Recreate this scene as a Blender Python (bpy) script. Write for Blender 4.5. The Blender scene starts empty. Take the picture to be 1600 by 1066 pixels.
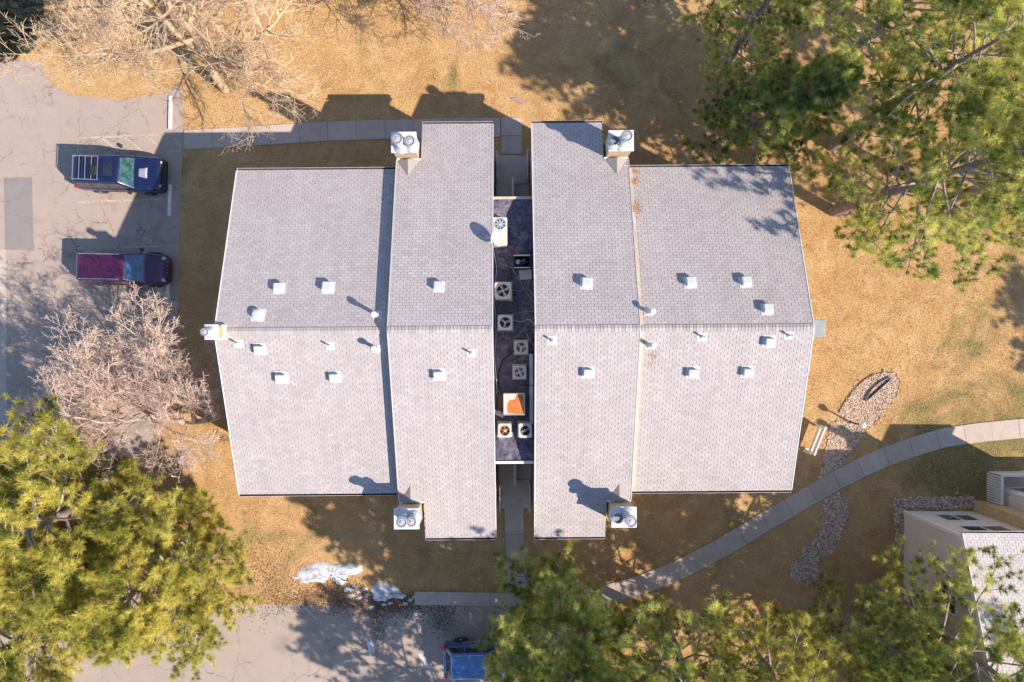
import bpy, bmesh, math, random
import numpy as np
from mathutils import Vector, Matrix
R = math.radians
rng = np.random.default_rng(7)
random.seed(7)
scene = bpy.context.scene
col = scene.collection

# ------------------------------------------------------------------ camera, sky, sun, exposure
H = 38.0                                   # drone height above the ground
cam_d = bpy.data.cameras.new('drone_camera')
cam_d.sensor_width = 36.0
cam_d.lens = 36.0 * 1066 / 1600
cam_d.clip_end = 2000
cam = bpy.data.objects.new('drone_camera', cam_d)
col.objects.link(cam)
cam.location = (0, 0, H)
scene.camera = cam

SUN_EL = R(38.0)
SUN_DIR = Vector((0.88 * math.cos(SUN_EL), -0.475 * math.cos(SUN_EL), math.sin(SUN_EL))).normalized()
world = bpy.data.worlds.new('World'); scene.world = world
world.use_nodes = True
wn = world.node_tree.nodes; wl = world.node_tree.links
sky = wn.new('ShaderNodeTexSky'); sky.sky_type = 'NISHITA'; sky.sun_disc = False
sky.sun_elevation = SUN_EL
sky.sun_rotation = math.atan2(SUN_DIR.x, SUN_DIR.y)
sky.altitude = 1600; sky.air_density = 1.0; sky.dust_density = 0.3; sky.ozone_density = 2.0
wl.new(sky.outputs[0], wn['Background'].inputs[0])
wn['Background'].inputs[1].default_value = 0.15
sun_d = bpy.data.lights.new('sun', 'SUN'); sun_d.energy = 4.3; sun_d.angle = R(0.55)
sun_d.color = (1.0, 0.91, 0.80)
sun = bpy.data.objects.new('sun', sun_d); col.objects.link(sun)
sun.rotation_euler = SUN_DIR.to_track_quat('Z', 'Y').to_euler()
sun.location = (40, -22, 60)
scene.view_settings.view_transform = 'Standard'
scene.view_settings.look = 'None'
scene.view_settings.exposure = 1.0
scene.view_settings.gamma = 1.0

# ------------------------------------------------------------------ helpers
def G(px, py, z=0.0):
    """survey of the photograph: image point at a known height -> metres"""
    k = (H - z) / 1066.0
    return Vector(((px - 800) * k, (533 - py) * k, z))
def G2(px, py, z=0.0):
    p = G(px, py, z); return (p.x, p.y)

def tag(o, label=None, cat=None, group=None, kind=None):
    if label: o['label'] = label
    if cat: o['category'] = cat
    if group: o['group'] = group
    if kind: o['kind'] = kind
    return o
def empty(name, loc=(0, 0, 0), rz=0.0, label=None, cat=None, group=None):
    o = bpy.data.objects.new(name, None); col.objects.link(o)
    o.location = loc; o.rotation_euler = (0, 0, rz); o.empty_display_size = 0.2
    return tag(o, label, cat, group)
def link(name, me, mats, parent=None, loc=None, smooth=False):
    o = bpy.data.objects.new(name, me); col.objects.link(o)
    if not isinstance(mats, (list, tuple)): mats = [mats]
    if len(me.materials) == 0:
        for m in mats: me.materials.append(m)
    if parent is not None: o.parent = parent
    if loc is not None: o.location = loc
    if smooth:
        me.polygons.foreach_set('use_smooth', [True] * len(me.polygons))
    return o

class MB:
    def __init__(s): s.v = []; s.f = []; s.m = []
    def add(s, vs, fs, m=0):
        n = len(s.v); s.v += [tuple(v) for v in vs]
        for f in fs: s.f.append(tuple(n + i for i in f)); s.m.append(m)
        return s
    def box(s, x0, x1, y0, y1, z0, z1, m=0, T=None):
        vs = [(x, y, z) for z in (z0, z1) for y in (y0, y1) for x in (x0, x1)]
        if T is not None: vs = [T @ Vector(v) for v in vs]
        return s.add(vs, [(0, 2, 3, 1), (4, 5, 7, 6), (0, 1, 5, 4), (2, 6, 7, 3), (0, 4, 6, 2), (1, 3, 7, 5)], m)
    def bevbox(s, x0, x1, y0, y1, z0, z1, b=0.02, m=0, T=None, r=3, rc=None):
        """box with rounded vertical corners and chamfered top"""
        rc = rc or b
        def ring(ins, z):
            pts = []
            for cx, cy, a0 in ((x1 - rc, y1 - rc, 0), (x0 + rc, y1 - rc, 90), (x0 + rc, y0 + rc, 180), (x1 - rc, y0 + rc, 270)):
                for k in range(r + 1):
                    a = R(a0 + 90 * k / r); pts.append((cx + (rc - ins) * math.cos(a), cy + (rc - ins) * math.sin(a), z))
            return pts
        rings = [ring(0, z0), ring(0, z1 - b), ring(b * .3, z1 - b * .3), ring(b, z1)]
        n = len(rings[0]); vs = sum(rings, [])
        if T is not None: vs = [T @ Vector(v) for v in vs]
        fs = [(i * n + k, i * n + (k + 1) % n, (i + 1) * n + (k + 1) % n, (i + 1) * n + k) for i in range(3) for k in range(n)]
        fs += [tuple(range(3 * n, 4 * n)), tuple(reversed(range(n)))]
        return s.add(vs, fs, m)
    def tube(s, pts, rad, n=6, m=0, cap=True):
        pts = [Vector(p) for p in pts]
        if not isinstance(rad, (list, tuple)): rad = [rad] * len(pts)
        vs = []; up = Vector((0.03, 0.02, 1))
        for i, p in enumerate(pts):
            d = (pts[min(i + 1, len(pts) - 1)] - pts[max(i - 1, 0)]).normalized()
            a = d.cross(up)
            if a.length < 1e-3: a = d.cross(Vector((1, 0, 0)))
            a.normalize(); b = d.cross(a)
            vs += [p + (a * math.cos(2 * math.pi * k / n) + b * math.sin(2 * math.pi * k / n)) * rad[i] for k in range(n)]
        fs = [(i * n + k, i * n + (k + 1) % n, (i + 1) * n + (k + 1) % n, (i + 1) * n + k) for i in range(len(pts) - 1) for k in range(n)]
        if cap: fs += [tuple(reversed(range(n))), tuple(range((len(pts) - 1) * n, len(pts) * n))]
        return s.add(vs, fs, m)
    def lathe(s, prof, n=20, c=(0, 0, 0), m=0, T=None):
        """prof: list of (r, z)"""
        vs = []
        for r, z in prof:
            vs += [(c[0] + r * math.cos(2 * math.pi * k / n), c[1] + r * math.sin(2 * math.pi * k / n), c[2] + z) for k in range(n)]
        if T is not None: vs = [T @ Vector(v) for v in vs]
        fs = [(i * n + k, i * n + (k + 1) % n, (i + 1) * n + (k + 1) % n, (i + 1) * n + k) for i in range(len(prof) - 1) for k in range(n)]
        fs += [tuple(reversed(range(n))), tuple(range((len(prof) - 1) * n, len(prof) * n))]
        return s.add(vs, fs, m)
    def prism(s, poly, z0, z1, m=0):
        """poly counter-clockwise in xy"""
        a = sum(poly[i][0] * poly[(i + 1) % len(poly)][1] - poly[(i + 1) % len(poly)][0] * poly[i][1] for i in range(len(poly)))
        if a < 0: poly = list(reversed(poly))
        n = len(poly)
        vs = [(p[0], p[1], z0) for p in poly] + [(p[0], p[1], z1) for p in poly]
        fs = [tuple(range(n, 2 * n)), tuple(reversed(range(n)))] + [(i, (i + 1) % n, n + (i + 1) % n, n + i) for i in range(n)]
        return s.add(vs, fs, m)
    def mesh(s, name):
        me = bpy.data.meshes.new(name); me.from_pydata(s.v, [], s.f)
        if any(s.m): me.polygons.foreach_set('material_index', s.m)
        me.update(); return me
    def build(s, name, mats, parent=None, loc=None, smooth=False, auto=None):
        me = s.mesh(name); o = link(name, me, mats, parent, loc, smooth or auto is not None)
        if auto is not None:
            try: me.set_sharp_from_angle(angle=R(auto))
            except Exception: pass
        return o

def np_mesh(name, V, F, tone=None):
    me = bpy.data.meshes.new(name)
    V = np.asarray(V, np.float32); F = np.asarray(F, np.int32)
    nf, k = F.shape
    me.vertices.add(len(V)); me.vertices.foreach_set('co', V.ravel())
    me.loops.add(nf * k); me.loops.foreach_set('vertex_index', F.ravel())
    me.polygons.add(nf); me.polygons.foreach_set('loop_start', np.arange(0, nf * k, k, dtype=np.int32))
    if tone is not None:
        a = me.attributes.new('tone', 'FLOAT', 'FACE'); a.data.foreach_set('value', np.asarray(tone, np.float32))
    me.polygons.foreach_set('use_smooth', np.zeros(nf, bool))
    me.update(calc_edges=True)
    return me

def copy_tree(o, parent=None):
    c = o.copy(); col.objects.link(c)
    c.parent = parent
    for ch in list(o.children): copy_tree(ch, c)
    return c

def inpoly(x, y, poly):
    r = np.zeros(len(x), bool); n = len(poly)
    for i in range(n):
        x0, y0 = poly[i]; x1, y1 = poly[(i + 1) % n]
        c = ((y0 > y) != (y1 > y))
        with np.errstate(divide='ignore', invalid='ignore'):
            r ^= c & (x < (x1 - x0) * (y - y0) / ((y1 - y0) if y1 != y0 else 1e-9) + x0)
    return r

# ------------------------------------------------------------------ materials
def new_mat(name):
    m = bpy.data.materials.new(name); m.use_nodes = True
    return m, m.node_tree.nodes, m.node_tree.links, m.node_tree.nodes['Principled BSDF']
def coord(n, l, kind):
    if kind == 'world':
        g = n.new('ShaderNodeNewGeometry'); return g.outputs['Position']
    t = n.new('ShaderNodeTexCoord'); return t.outputs['Object']
def noise(n, l, vec, scale, detail=4, rough=.55, dist=0.0, mp=None):
    if mp is not None:
        q = n.new('ShaderNodeMapping'); q.inputs['Scale'].default_value = mp; l.new(vec, q.inputs[0]); vec = q.outputs[0]
    t = n.new('ShaderNodeTexNoise'); t.inputs['Scale'].default_value = scale; t.inputs['Detail'].default_value = detail
    t.inputs['Roughness'].default_value = rough; t.inputs['Distortion'].default_value = dist
    l.new(vec, t.inputs['Vector']); return t.outputs['Fac']
def ramp(n, l, fac, stops):
    r = n.new('ShaderNodeValToRGB'); e = r.color_ramp.elements
    while len(e) < len(stops): e.new(0.5)
    for i, (p, c) in enumerate(stops):
        e[i].position = p; e[i].color = (c[0], c[1], c[2], 1) if not isinstance(c, (int, float)) else (c, c, c, 1)
    l.new(fac, r.inputs[0]); return r.outputs[0]
def mixc(n, l, fac, a, b, mode='MIX'):
    x = n.new('ShaderNodeMix'); x.data_type = 'RGBA'; x.blend_type = mode
    for k, v in ((0, fac), (6, a), (7, b)):
        if isinstance(v, (int, float)): x.inputs[k].default_value = v
        elif isinstance(v, tuple): x.inputs[k].default_value = (v[0], v[1], v[2], 1)
        else: l.new(v, x.inputs[k])
    return x.outputs[2]
def bump(n, l, p, h, strength, dist):
    b = n.new('ShaderNodeBump'); b.inputs['Strength'].default_value = strength; b.inputs['Distance'].default_value = dist
    l.new(h, b.inputs['Height']); l.new(b.outputs[0], p.inputs['Normal']); return b
def simple(name, c, rough=.6, metal=0.0, var=.18, scale=6.0, bmp=0.15, bd=.01, space='obj', spec=.4, c2=None):
    m, n, l, p = new_mat(name); v = coord(n, l, space)
    f = noise(n, l, v, scale, 5); f2 = noise(n, l, v, scale * 9, 3)
    lo = c2 or tuple(x * (1 - var) for x in c); hi = tuple(min(1, x * (1 + var)) for x in c)
    colr = ramp(n, l, f, [(.3, lo), (.7, hi)])
    colr = mixc(n, l, .25, colr, ramp(n, l, f2, [(.3, tuple(x * .7 for x in c)), (.7, hi)]))
    l.new(colr, p.inputs['Base Color']); p.inputs['Roughness'].default_value = rough; p.inputs['Metallic'].default_value = metal
    p.inputs['Specular IOR Level'].default_value = spec
    if bmp: bump(n, l, p, f2, bmp, bd)
    return m

def m_lawn():
    m, n, l, p = new_mat('dry_lawn'); v = coord(n, l, 'world')
    a = noise(n, l, v, .16, 4, .6, .6); b = noise(n, l, v, 1.1, 5, .62, .4); c = noise(n, l, v, 9, 5, .7); d = noise(n, l, v, 34, 3, .7, 0, (1, .55, 1))
    straw = ramp(n, l, a, [(.32, (.50, .255, .095)), (.5, (.60, .335, .130)), (.68, (.63, .385, .175))])
    straw = mixc(n, l, .5, straw, ramp(n, l, b, [(.3, (.38, .20, .08)), (.52, (.58, .33, .13)), (.72, (.70, .46, .22))]))
    fine = ramp(n, l, c, [(.28, (.19, .095, .04)), (.5, (.57, .33, .135)), (.72, (.78, .53, .27))])
    k = mixc(n, l, .42, straw, fine)
    k = mixc(n, l, .30, k, ramp(n, l, d, [(.3, (.13, .075, .03)), (.7, (.72, .52, .26))]))
    worn = ramp(n, l, noise(n, l, v, .45, 6, .72, 1.4), [(.44, 0), (.66, .6)])
    k = mixc(n, l, worn, k, ramp(n, l, c, [(.3, (.20, .085, .035)), (.7, (.50, .25, .10))]))
    pale = ramp(n, l, noise(n, l, v, .9, 5, .7, .9), [(.48, 0), (.70, .42)])
    k = mixc(n, l, pale, k, ramp(n, l, c, [(.3, (.56, .35, .17)), (.7, (.86, .62, .38))]))
    gm = noise(n, l, v, .21, 4, .65, 1.0)
    sep = n.new('ShaderNodeSeparateXYZ'); l.new(v, sep.inputs[0])
    gx = n.new('ShaderNodeVectorMath'); gx.operation = 'DISTANCE'; gx.inputs[1].default_value = (25.5, -6.0, 0); l.new(v, gx.inputs[0])
    near = n.new('ShaderNodeMapRange'); near.inputs[1].default_value = 6.5; near.inputs[2].default_value = 2; near.inputs[3].default_value = 0; near.inputs[4].default_value = .22; l.new(gx.outputs['Value'], near.inputs[0])
    ad = n.new('ShaderNodeMath'); ad.operation = 'ADD'; l.new(gm, ad.inputs[0]); l.new(near.outputs[0], ad.inputs[1])
    gf = ramp(n, l, ad.outputs[0], [(.58, 0), (.74, .75)])
    green = ramp(n, l, c, [(.3, (.05, .065, .02)), (.7, (.22, .22, .075))])
    k = mixc(n, l, gf, k, green)
    l.new(k, p.inputs['Base Color']); p.inputs['Roughness'].default_value = .95; p.inputs['Specular IOR Level'].default_value = .1
    s = n.new('ShaderNodeMath'); s.operation = 'ADD'; l.new(c, s.inputs[0]); l.new(d, s.inputs[1])
    bump(n, l, p, s.outputs[0], .9, .06)
    return m
def m_asphalt(name, base, crack=.62, sc=.42, patch=False):
    m, n, l, p = new_mat(name); v = coord(n, l, 'world')
    a = noise(n, l, v, .22, 4, .6, .5); b = noise(n, l, v, 1.6, 5, .6); g = noise(n, l, v, 42, 3, .8)
    c = ramp(n, l, a, [(.3, tuple(x * .86 for x in base)), (.7, tuple(x * 1.1 for x in base))])
    c = mixc(n, l, .35, c, ramp(n, l, b, [(.3, tuple(x * .78 for x in base)), (.7, tuple(x * 1.16 for x in base))]))
    c = mixc(n, l, .4, c, ramp(n, l, g, [(.3, tuple(x * .6 for x in base)), (.7, tuple(x * 1.35 for x in base))]))
    oil = ramp(n, l, noise(n, l, v, .55, 5, .6, .8), [(.58, 0), (.76, .5)])
    c = mixc(n, l, oil, c, tuple(x * .45 for x in base))
    # cracks
    ofs = n.new('ShaderNodeTexNoise'); ofs.inputs['Scale'].default_value = 1.1; ofs.inputs['Detail'].default_value = 5; l.new(v, ofs.inputs['Vector'])
    vm = n.new('ShaderNodeVectorMath'); vm.operation = 'MULTIPLY_ADD'; vm.inputs[1].default_value = (1.5, 1.5, 0); l.new(ofs.outputs['Color'], vm.inputs[0]); l.new(v, vm.inputs[2])
    hs = []
    for s_, w, th in ((sc, .016, .46), (sc * 2.9, .020, .55)):
        vo = n.new('ShaderNodeTexVoronoi'); vo.voronoi_dimensions = '2D'; vo.feature = 'DISTANCE_TO_EDGE'; vo.inputs['Scale'].default_value = s_
        l.new(vm.outputs[0], vo.inputs['Vector'])
        line = ramp(n, l, vo.outputs['Distance'], [(0, 1), (w * s_ * 1.6, 0)])
        msk = ramp(n, l, noise(n, l, v, .17 * (1 if s_ == sc else 1.7), 3, .5, 1.0), [(th - .06, 0), (th + .05, 1)])
        mm = n.new('ShaderNodeMath'); mm.operation = 'MULTIPLY'; l.new(line, mm.inputs[0]); l.new(msk, mm.inputs[1]); hs.append(mm.outputs[0])
    mx = n.new('ShaderNodeMath'); mx.operation = 'MAXIMUM'; l.new(hs[0], mx.inputs[0]); l.new(hs[1], mx.inputs[1])
    ml = n.new('ShaderNodeMath'); ml.operation = 'MULTIPLY'; ml.inputs[1].default_value = crack; l.new(mx.outputs[0], ml.inputs[0])
    c = mixc(n, l, ml.outputs[0], c, (.05, .042, .04))
    l.new(c, p.inputs['Base Color']); p.inputs['Roughness'].default_value = .9; p.inputs['Specular IOR Level'].default_value = .2
    bump(n, l, p, g, .5, .012)
    return m
def m_shingle(name, c, spread=.2):
    m, n, l, p = new_mat(name); v = coord(n, l, 'world')
    at = n.new('ShaderNodeAttribute'); at.attribute_name = 'tone'
    t = ramp(n, l, at.outputs['Fac'], [(0, tuple(x * (1 - spread) for x in c)), (1, tuple(min(1, x * (1 + spread)) for x in c))])
    f = noise(n, l, v, 60, 3, .8); a = noise(n, l, v, .5, 5, .6, .4)
    streak = noise(n, l, v, 1.0, 4, .6, 0, (2.2, .25, .25))
    k = mixc(n, l, .3, t, ramp(n, l, f, [(.3, tuple(x * .62 for x in c)), (.7, tuple(x * 1.3 for x in c))]))
    k = mixc(n, l, .55, k, ramp(n, l, a, [(.3, (.87, .86, .85)), (.7, (1.0, 1.0, 1.0))]), 'MULTIPLY')
    k = mixc(n, l, .6, k, ramp(n, l, streak, [(.3, (.87, .85, .84)), (.65, (1, 1, 1))]), 'MULTIPLY')
    l.new(k, p.inputs['Base Color']); p.inputs['Roughness'].default_value = .93; p.inputs['Specular IOR Level'].default_value = .15
    bump(n, l, p, f, .3, .006)
    return m
def m_foliage(name, dark, mid, light, trans=.3):
    m, n, l, p = new_mat(name); v = coord(n, l, 'world')
    at = n.new('ShaderNodeAttribute'); at.attribute_name = 'tone'
    f = noise(n, l, v, .55, 3, .6)
    ad = n.new('ShaderNodeMath'); ad.operation = 'MULTIPLY_ADD'; ad.inputs[1].default_value = .55; l.new(at.outputs['Fac'], ad.inputs[0]); 
    sc = n.new('ShaderNodeMath'); sc.operation = 'MULTIPLY_ADD'; sc.inputs[1].default_value = 1.7; sc.inputs[2].default_value = -.62; l.new(f, sc.inputs[0]); l.new(sc.outputs[0], ad.inputs[2])
    c = ramp(n, l, ad.outputs[0], [(.1, dark), (.45, mid), (.8, light)])
    out = n['Material Output']; n.remove(p)
    d = n.new('ShaderNodeBsdfDiffuse'); t = n.new('ShaderNodeBsdfTranslucent'); mx = n.new('ShaderNodeMixShader'); mx.inputs[0].default_value = trans
    l.new(c, d.inputs[0]); l.new(c, t.inputs[0]); l.new(d.outputs[0], mx.inputs[1]); l.new(t.outputs[0], mx.inputs[2]); l.new(mx.outputs[0], out.inputs[0])
    return m
def m_tone(name, c0, c1, rough=.9):
    m, n, l, p = new_mat(name)
    at = n.new('ShaderNodeAttribute'); at.attribute_name = 'tone'
    l.new(ramp(n, l, at.outputs['Fac'], [(0, c0), (1, c1)]), p.inputs['Base Color']); p.inputs['Roughness'].default_value = rough; p.inputs['Specular IOR Level'].default_value = .15
    return m
def m_brick(name, c1, c2, mort, scale=1.0):
    m, n, l, p = new_mat(name); v = coord(n, l, 'obj')
    ge = n.new('ShaderNodeNewGeometry'); sx = n.new('ShaderNodeSeparateXYZ'); l.new(v, sx.inputs[0])
    ad = n.new('ShaderNodeMath'); ad.operation = 'ADD'; l.new(sx.outputs[0], ad.inputs[0]); l.new(sx.outputs[1], ad.inputs[1])
    cb = n.new('ShaderNodeCombineXYZ'); l.new(ad.outputs[0], cb.inputs[0]); l.new(sx.outputs[2], cb.inputs[1])
    b = n.new('ShaderNodeTexBrick'); b.inputs['Scale'].default_value = scale; b.inputs['Mortar Size'].default_value = .012
    b.inputs['Brick Width'].default_value = .3; b.inputs['Row Height'].default_value = .11
    b.inputs['Color1'].default_value = (*c1, 1); b.inputs['Color2'].default_value = (*c2, 1); b.inputs['Mortar'].default_value = (*mort, 1)
    l.new(cb.outputs[0], b.inputs['Vector'])
    k = mixc(n, l, .35, b.outputs['Color'], ramp(n, l, noise(n, l, v, 7, 4), [(.3, tuple(x * .5 for x in c1)), (.7, c2)]))
    l.new(k, p.inputs['Base Color']); p.inputs['Roughness'].default_value = .9
    bump(n, l, p, b.outputs['Fac'], -.6, .01)
    return m
def m_membrane():
    m, n, l, p = new_mat('roof_membrane'); v = coord(n, l, 'world')
    a = noise(n, l, v, 1.3, 6, .7, .8); b = noise(n, l, v, 5, 5, .7, .4)
    c = ramp(n, l, a, [(.38, (.018, .012, .04)), (.52, (.07, .055, .10)), (.68, (.27, .24, .25))])
    c = mixc(n, l, .4, c, ramp(n, l, b, [(.40, (.012, .009, .028)), (.62, (.22, .19, .22))]))
    c = mixc(n, l, ramp(n, l, noise(n, l, v, 1.9, 4, .6, 1.2), [(.62, 0), (.72, .5)]), c, (.26, .13, .06))
    l.new(c, p.inputs['Base Color']); l.new(ramp(n, l, b, [(.4, .35), (.6, .8)]), p.inputs['Roughness'])
    bump(n, l, p, a, .4, .03)
    return m
def m_paint(name, c, rough=.25, flake=.0, coat=1.0):
    m, n, l, p = new_mat(name); v = coord(n, l, 'obj')
    f = noise(n, l, v, 3, 5, .6)
    l.new(ramp(n, l, f, [(.3, tuple(x * .8 for x in c)), (.7, tuple(x * 1.15 for x in c))]), p.inputs['Base Color'])
    p.inputs['Metallic'].default_value = flake
    l.new(ramp(n, l, f, [(.3, rough), (.7, rough + .18)]), p.inputs['Roughness']); p.inputs['Coat Weight'].default_value = coat; p.inputs['Coat Roughness'].default_value = .06
    return m
def m_glass(name, c=(.012, .016, .02), rough=.05):
    m, n, l, p = new_mat(name); v = coord(n, l, 'obj')
    l.new(ramp(n, l, noise(n, l, v, 3.5, 5, .65, .6), [(.36, tuple(x * .5 for x in c)), (.64, tuple(x * 2.2 for x in c))]), p.inputs['Base Color'])  # mottled tones paint uneven reflections into the glass colour
    p.inputs['Roughness'].default_value = rough; p.inputs['Specular IOR Level'].default_value = .8; p.inputs['Coat Weight'].default_value = .6
    return m
def m_line():
    m, n, l, p = new_mat('faded_paint'); v = coord(n, l, 'world')
    f = noise(n, l, v, 9, 5, .75); g = noise(n, l, v, 1.2, 3)
    c = mixc(n, l, ramp(n, l, f, [(.42, 0), (.6, 1)]), (.26, .22, .19), (.50, .36, .22))
    c = mixc(n, l, ramp(n, l, g, [(.4, 0), (.65, .6)]), c, (.52, .44, .36))
    l.new(c, p.inputs['Base Color']); p.inputs['Roughness'].default_value = .85
    return m
def m_snow():
    m, n, l, p = new_mat('old_snow'); v = coord(n, l, 'world')
    f = noise(n, l, v, 3.5, 6, .7)
    l.new(ramp(n, l, f, [(.34, (.27, .24, .23)), (.48, (.50, .49, .51)), (.75, (.62, .62, .65))]), p.inputs['Base Color']); p.inputs['Roughness'].default_value = .7
    p.inputs['Subsurface Weight'].default_value = .15
    bump(n, l, p, f, .6, .05); return m

M = {}
M['lawn'] = m_lawn()
M['asphalt'] = m_asphalt('weathered_asphalt', (.36, .278, .228))
M['patch'] = m_asphalt('patched_asphalt', (.235, .20, .185), crack=.25)
def m_concrete(name, c):
    m, n, l, p = new_mat(name); v = coord(n, l, 'world')
    oi = n.new('ShaderNodeObjectInfo')
    k = ramp(n, l, oi.outputs['Random'], [(0, tuple(x * .84 for x in c)), (1, tuple(x * 1.12 for x in c))])
    k = mixc(n, l, .6, k, ramp(n, l, noise(n, l, v, 1.7, 6, .7, .6), [(.32, (.66, .63, .60)), (.6, (1, 1, 1))]), 'MULTIPLY')
    f = noise(n, l, v, 50, 3, .8)
    k = mixc(n, l, .3, k, ramp(n, l, f, [(.3, tuple(x * .6 for x in c)), (.7, tuple(x * 1.3 for x in c))]))
    l.new(k, p.inputs['Base Color']); p.inputs['Roughness'].default_value = .9; bump(n, l, p, f, .3, .008); return m
M['concrete'] = m_concrete('walk_concrete', (.45, .355, .295))
M['concrete_dark'] = simple('landing_concrete', (.43, .36, .31), .9, var=.2, scale=1.2, bmp=.25, bd=.006, space='world')
M['kerb'] = simple('wheel_stop_concrete', (.62, .59, .57), .9, var=.15, scale=4, bmp=.3, space='world')
M['shingle'] = m_shingle('roof_shingle', (.415, .362, .350), .16)
M['deck'] = simple('shingle_slot', (.15, .128, .12), .95, var=.2, scale=4)
M['shingle_light'] = m_shingle('pale_roof_shingle', (.60, .53, .50), .14)
M['cap'] = m_shingle('ridge_shingle', (.385, .34, .32))
M['trim'] = simple('white_trim', (.70, .67, .64), .6, var=.08, scale=3)
M['gutter'] = simple('gutter_metal', (.52, .47, .45), .5, var=.15, scale=2)
M['gutter_in'] = simple('gutter_inside', (.10, .075, .07), .9, var=.3, scale=5)
M['siding'] = simple('wall_siding', (.48, .41, .34), .8, var=.1, scale=2)
M['siding2'] = simple('cream_wall', (.60, .55, .50), .8, var=.07, scale=1.2)
M['brick'] = m_brick('chimney_brick', (.46, .29, .14), (.56, .38, .20), (.42, .36, .30))
M['stone'] = m_brick('stone_veneer', (.50, .34, .17), (.62, .45, .25), (.33, .26, .2), .8)
M['white_metal'] = simple('white_metal', (.55, .535, .52), .55, var=.05, scale=5, bmp=.05)
M['flue_metal'] = simple('flue_metal', (.44, .44, .445), .5, .1, var=.12, scale=9, bmp=.05)
M['flue_ring'] = simple('flue_ring', (.24, .24, .25), .5, .2, var=.15, scale=9, bmp=.05)  # darker tone stands in for the shading of the flue cap rims
M['vent_metal'] = simple('vent_metal', (.57, .56, .55), .5, var=.08, scale=8, bmp=.05)
M['galv'] = simple('galvanised_metal', (.55, .55, .55), .4, .6, var=.15, scale=10, bmp=.05)
M['dark'] = simple('dark_void', (.02, .02, .022), .8, var=.3, scale=5)
M['ac'] = simple('condenser_beige', (.50, .46, .40), .5, var=.1, scale=4)
M['ac2'] = simple('condenser_grey', (.47, .48, .455), .5, var=.12, scale=4)
M['rust'] = simple('rusted_pad', (.50, .15, .035), .9, var=.3, scale=3)
M['rust_dark'] = simple('rusty_steel', (.10, .055, .04), .9, var=.4, scale=6)
M['membrane'] = m_membrane()
M['flash'] = simple('stained_flashing', (.50, .40, .31), .8, var=.2, scale=1.5, space='world')
M['cable'] = simple('cable_sheath', (.30, .26, .23), .7, var=.3, scale=2)
M['black'] = simple('black_rubber', (.018, .018, .02), .7, var=.2, scale=6)
M['line'] = m_line()
M['snow'] = m_snow()
M['bark'] = simple('pine_bark', (.25, .195, .16), .95, var=.45, scale=5, bmp=.9, bd=.04, space='world')
M['limb'] = simple('grey_limb_bark', (.34, .27, .225), .95, var=.3, scale=4, bmp=.4, space='world')
M['bark_pale'] = simple('pale_twig_bark', (.53, .385, .295), .9, var=.25, scale=3, bmp=.3, space='world')
M['bark_tan'] = simple('tan_twig_bark', (.50, .35, .215), .9, var=.28, scale=3, bmp=.3, space='world')
M['bark_dark'] = simple('dark_twig_bark', (.17, .11, .075), .95, var=.3, scale=3, bmp=.3, space='world')
M['f_yellow'] = m_foliage('yellow_green_needles', (.14, .16, .035), (.43, .39, .075), (.76, .65, .16), .38)
M['f_green'] = m_foliage('green_needles', (.11, .155, .045), (.37, .39, .090), (.80, .75, .22), .42)
M['f_dark'] = m_foliage('dark_green_needles', (.065, .11, .038), (.21, .27, .07), (.56, .56, .15), .4)
M['f_juniper'] = m_foliage('juniper_needles', (.03, .036, .028), (.065, .075, .055), (.16, .17, .13), .2)
M['grass'] = m_tone('dry_grass_blade', (.30, .155, .06), (.82, .56, .28))
M['gravel'] = m_tone('river_gravel', (.20, .125, .09), (.74, .56, .43))
M['litter'] = m_tone('leaf_litter', (.045, .028, .022), (.26, .15, .09))
M['needle_litter'] = m_tone('needle_litter', (.34, .17, .06), (.55, .32, .14))
M['bedsoil'] = simple('bed_soil', (.24, .165, .125), .95, var=.3, scale=8, bmp=.5, bd=.03, space='world')
M['p_blue'] = m_paint('deep_blue_paint', (.008, .012, .058), .22, .25)
M['p_maroon'] = m_paint('maroon_paint', (.070, .006, .042), .22, .25)
M['p_sky'] = m_paint('mid_blue_paint', (.06, .15, .34), .22, .35)
M['glass'] = m_glass('car_glass')
M['shade_glass'] = m_glass('teal_windscreen', (.02, .06, .052), .08)
M['sky_reflect_glass'] = m_glass('painted_sky_glass', (.012, .04, .10), .06)  # blue paints the sky's reflection into the glass colour
M['chrome'] = simple('bright_trim', (.62, .62, .64), .25, .8, var=.1, bmp=0)
M['red_lens'] = simple('red_lens', (.45, .02, .03), .2, var=.1, bmp=0)
M['clear_lens'] = simple('clear_lens', (.42, .41, .40), .15, var=.1, bmp=0)
M['globe'] = simple('opal_globe', (.88, .86, .82), .25, var=.03, bmp=0)
M['window'] = m_glass('window_glass', (.02, .022, .025), .08)

# ------------------------------------------------------------------ ground, lots, walks
def flat(name, poly, z, m, label, cat, thick=.02):
    mb = MB(); mb.prism(poly, z - thick, z); o = mb.build(name, m)
    return tag(o, label, cat, kind='structure')
gm = MB(); gm.add([(-400, -400, 0), (400, -400, 0), (400, 400, 0), (-400, 400, 0)], [(0, 1, 2, 3)])
tag(gm.build('lawn', M['lawn']), 'dormant straw coloured lawn spread around the buildings', 'lawn', kind='structure')

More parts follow.
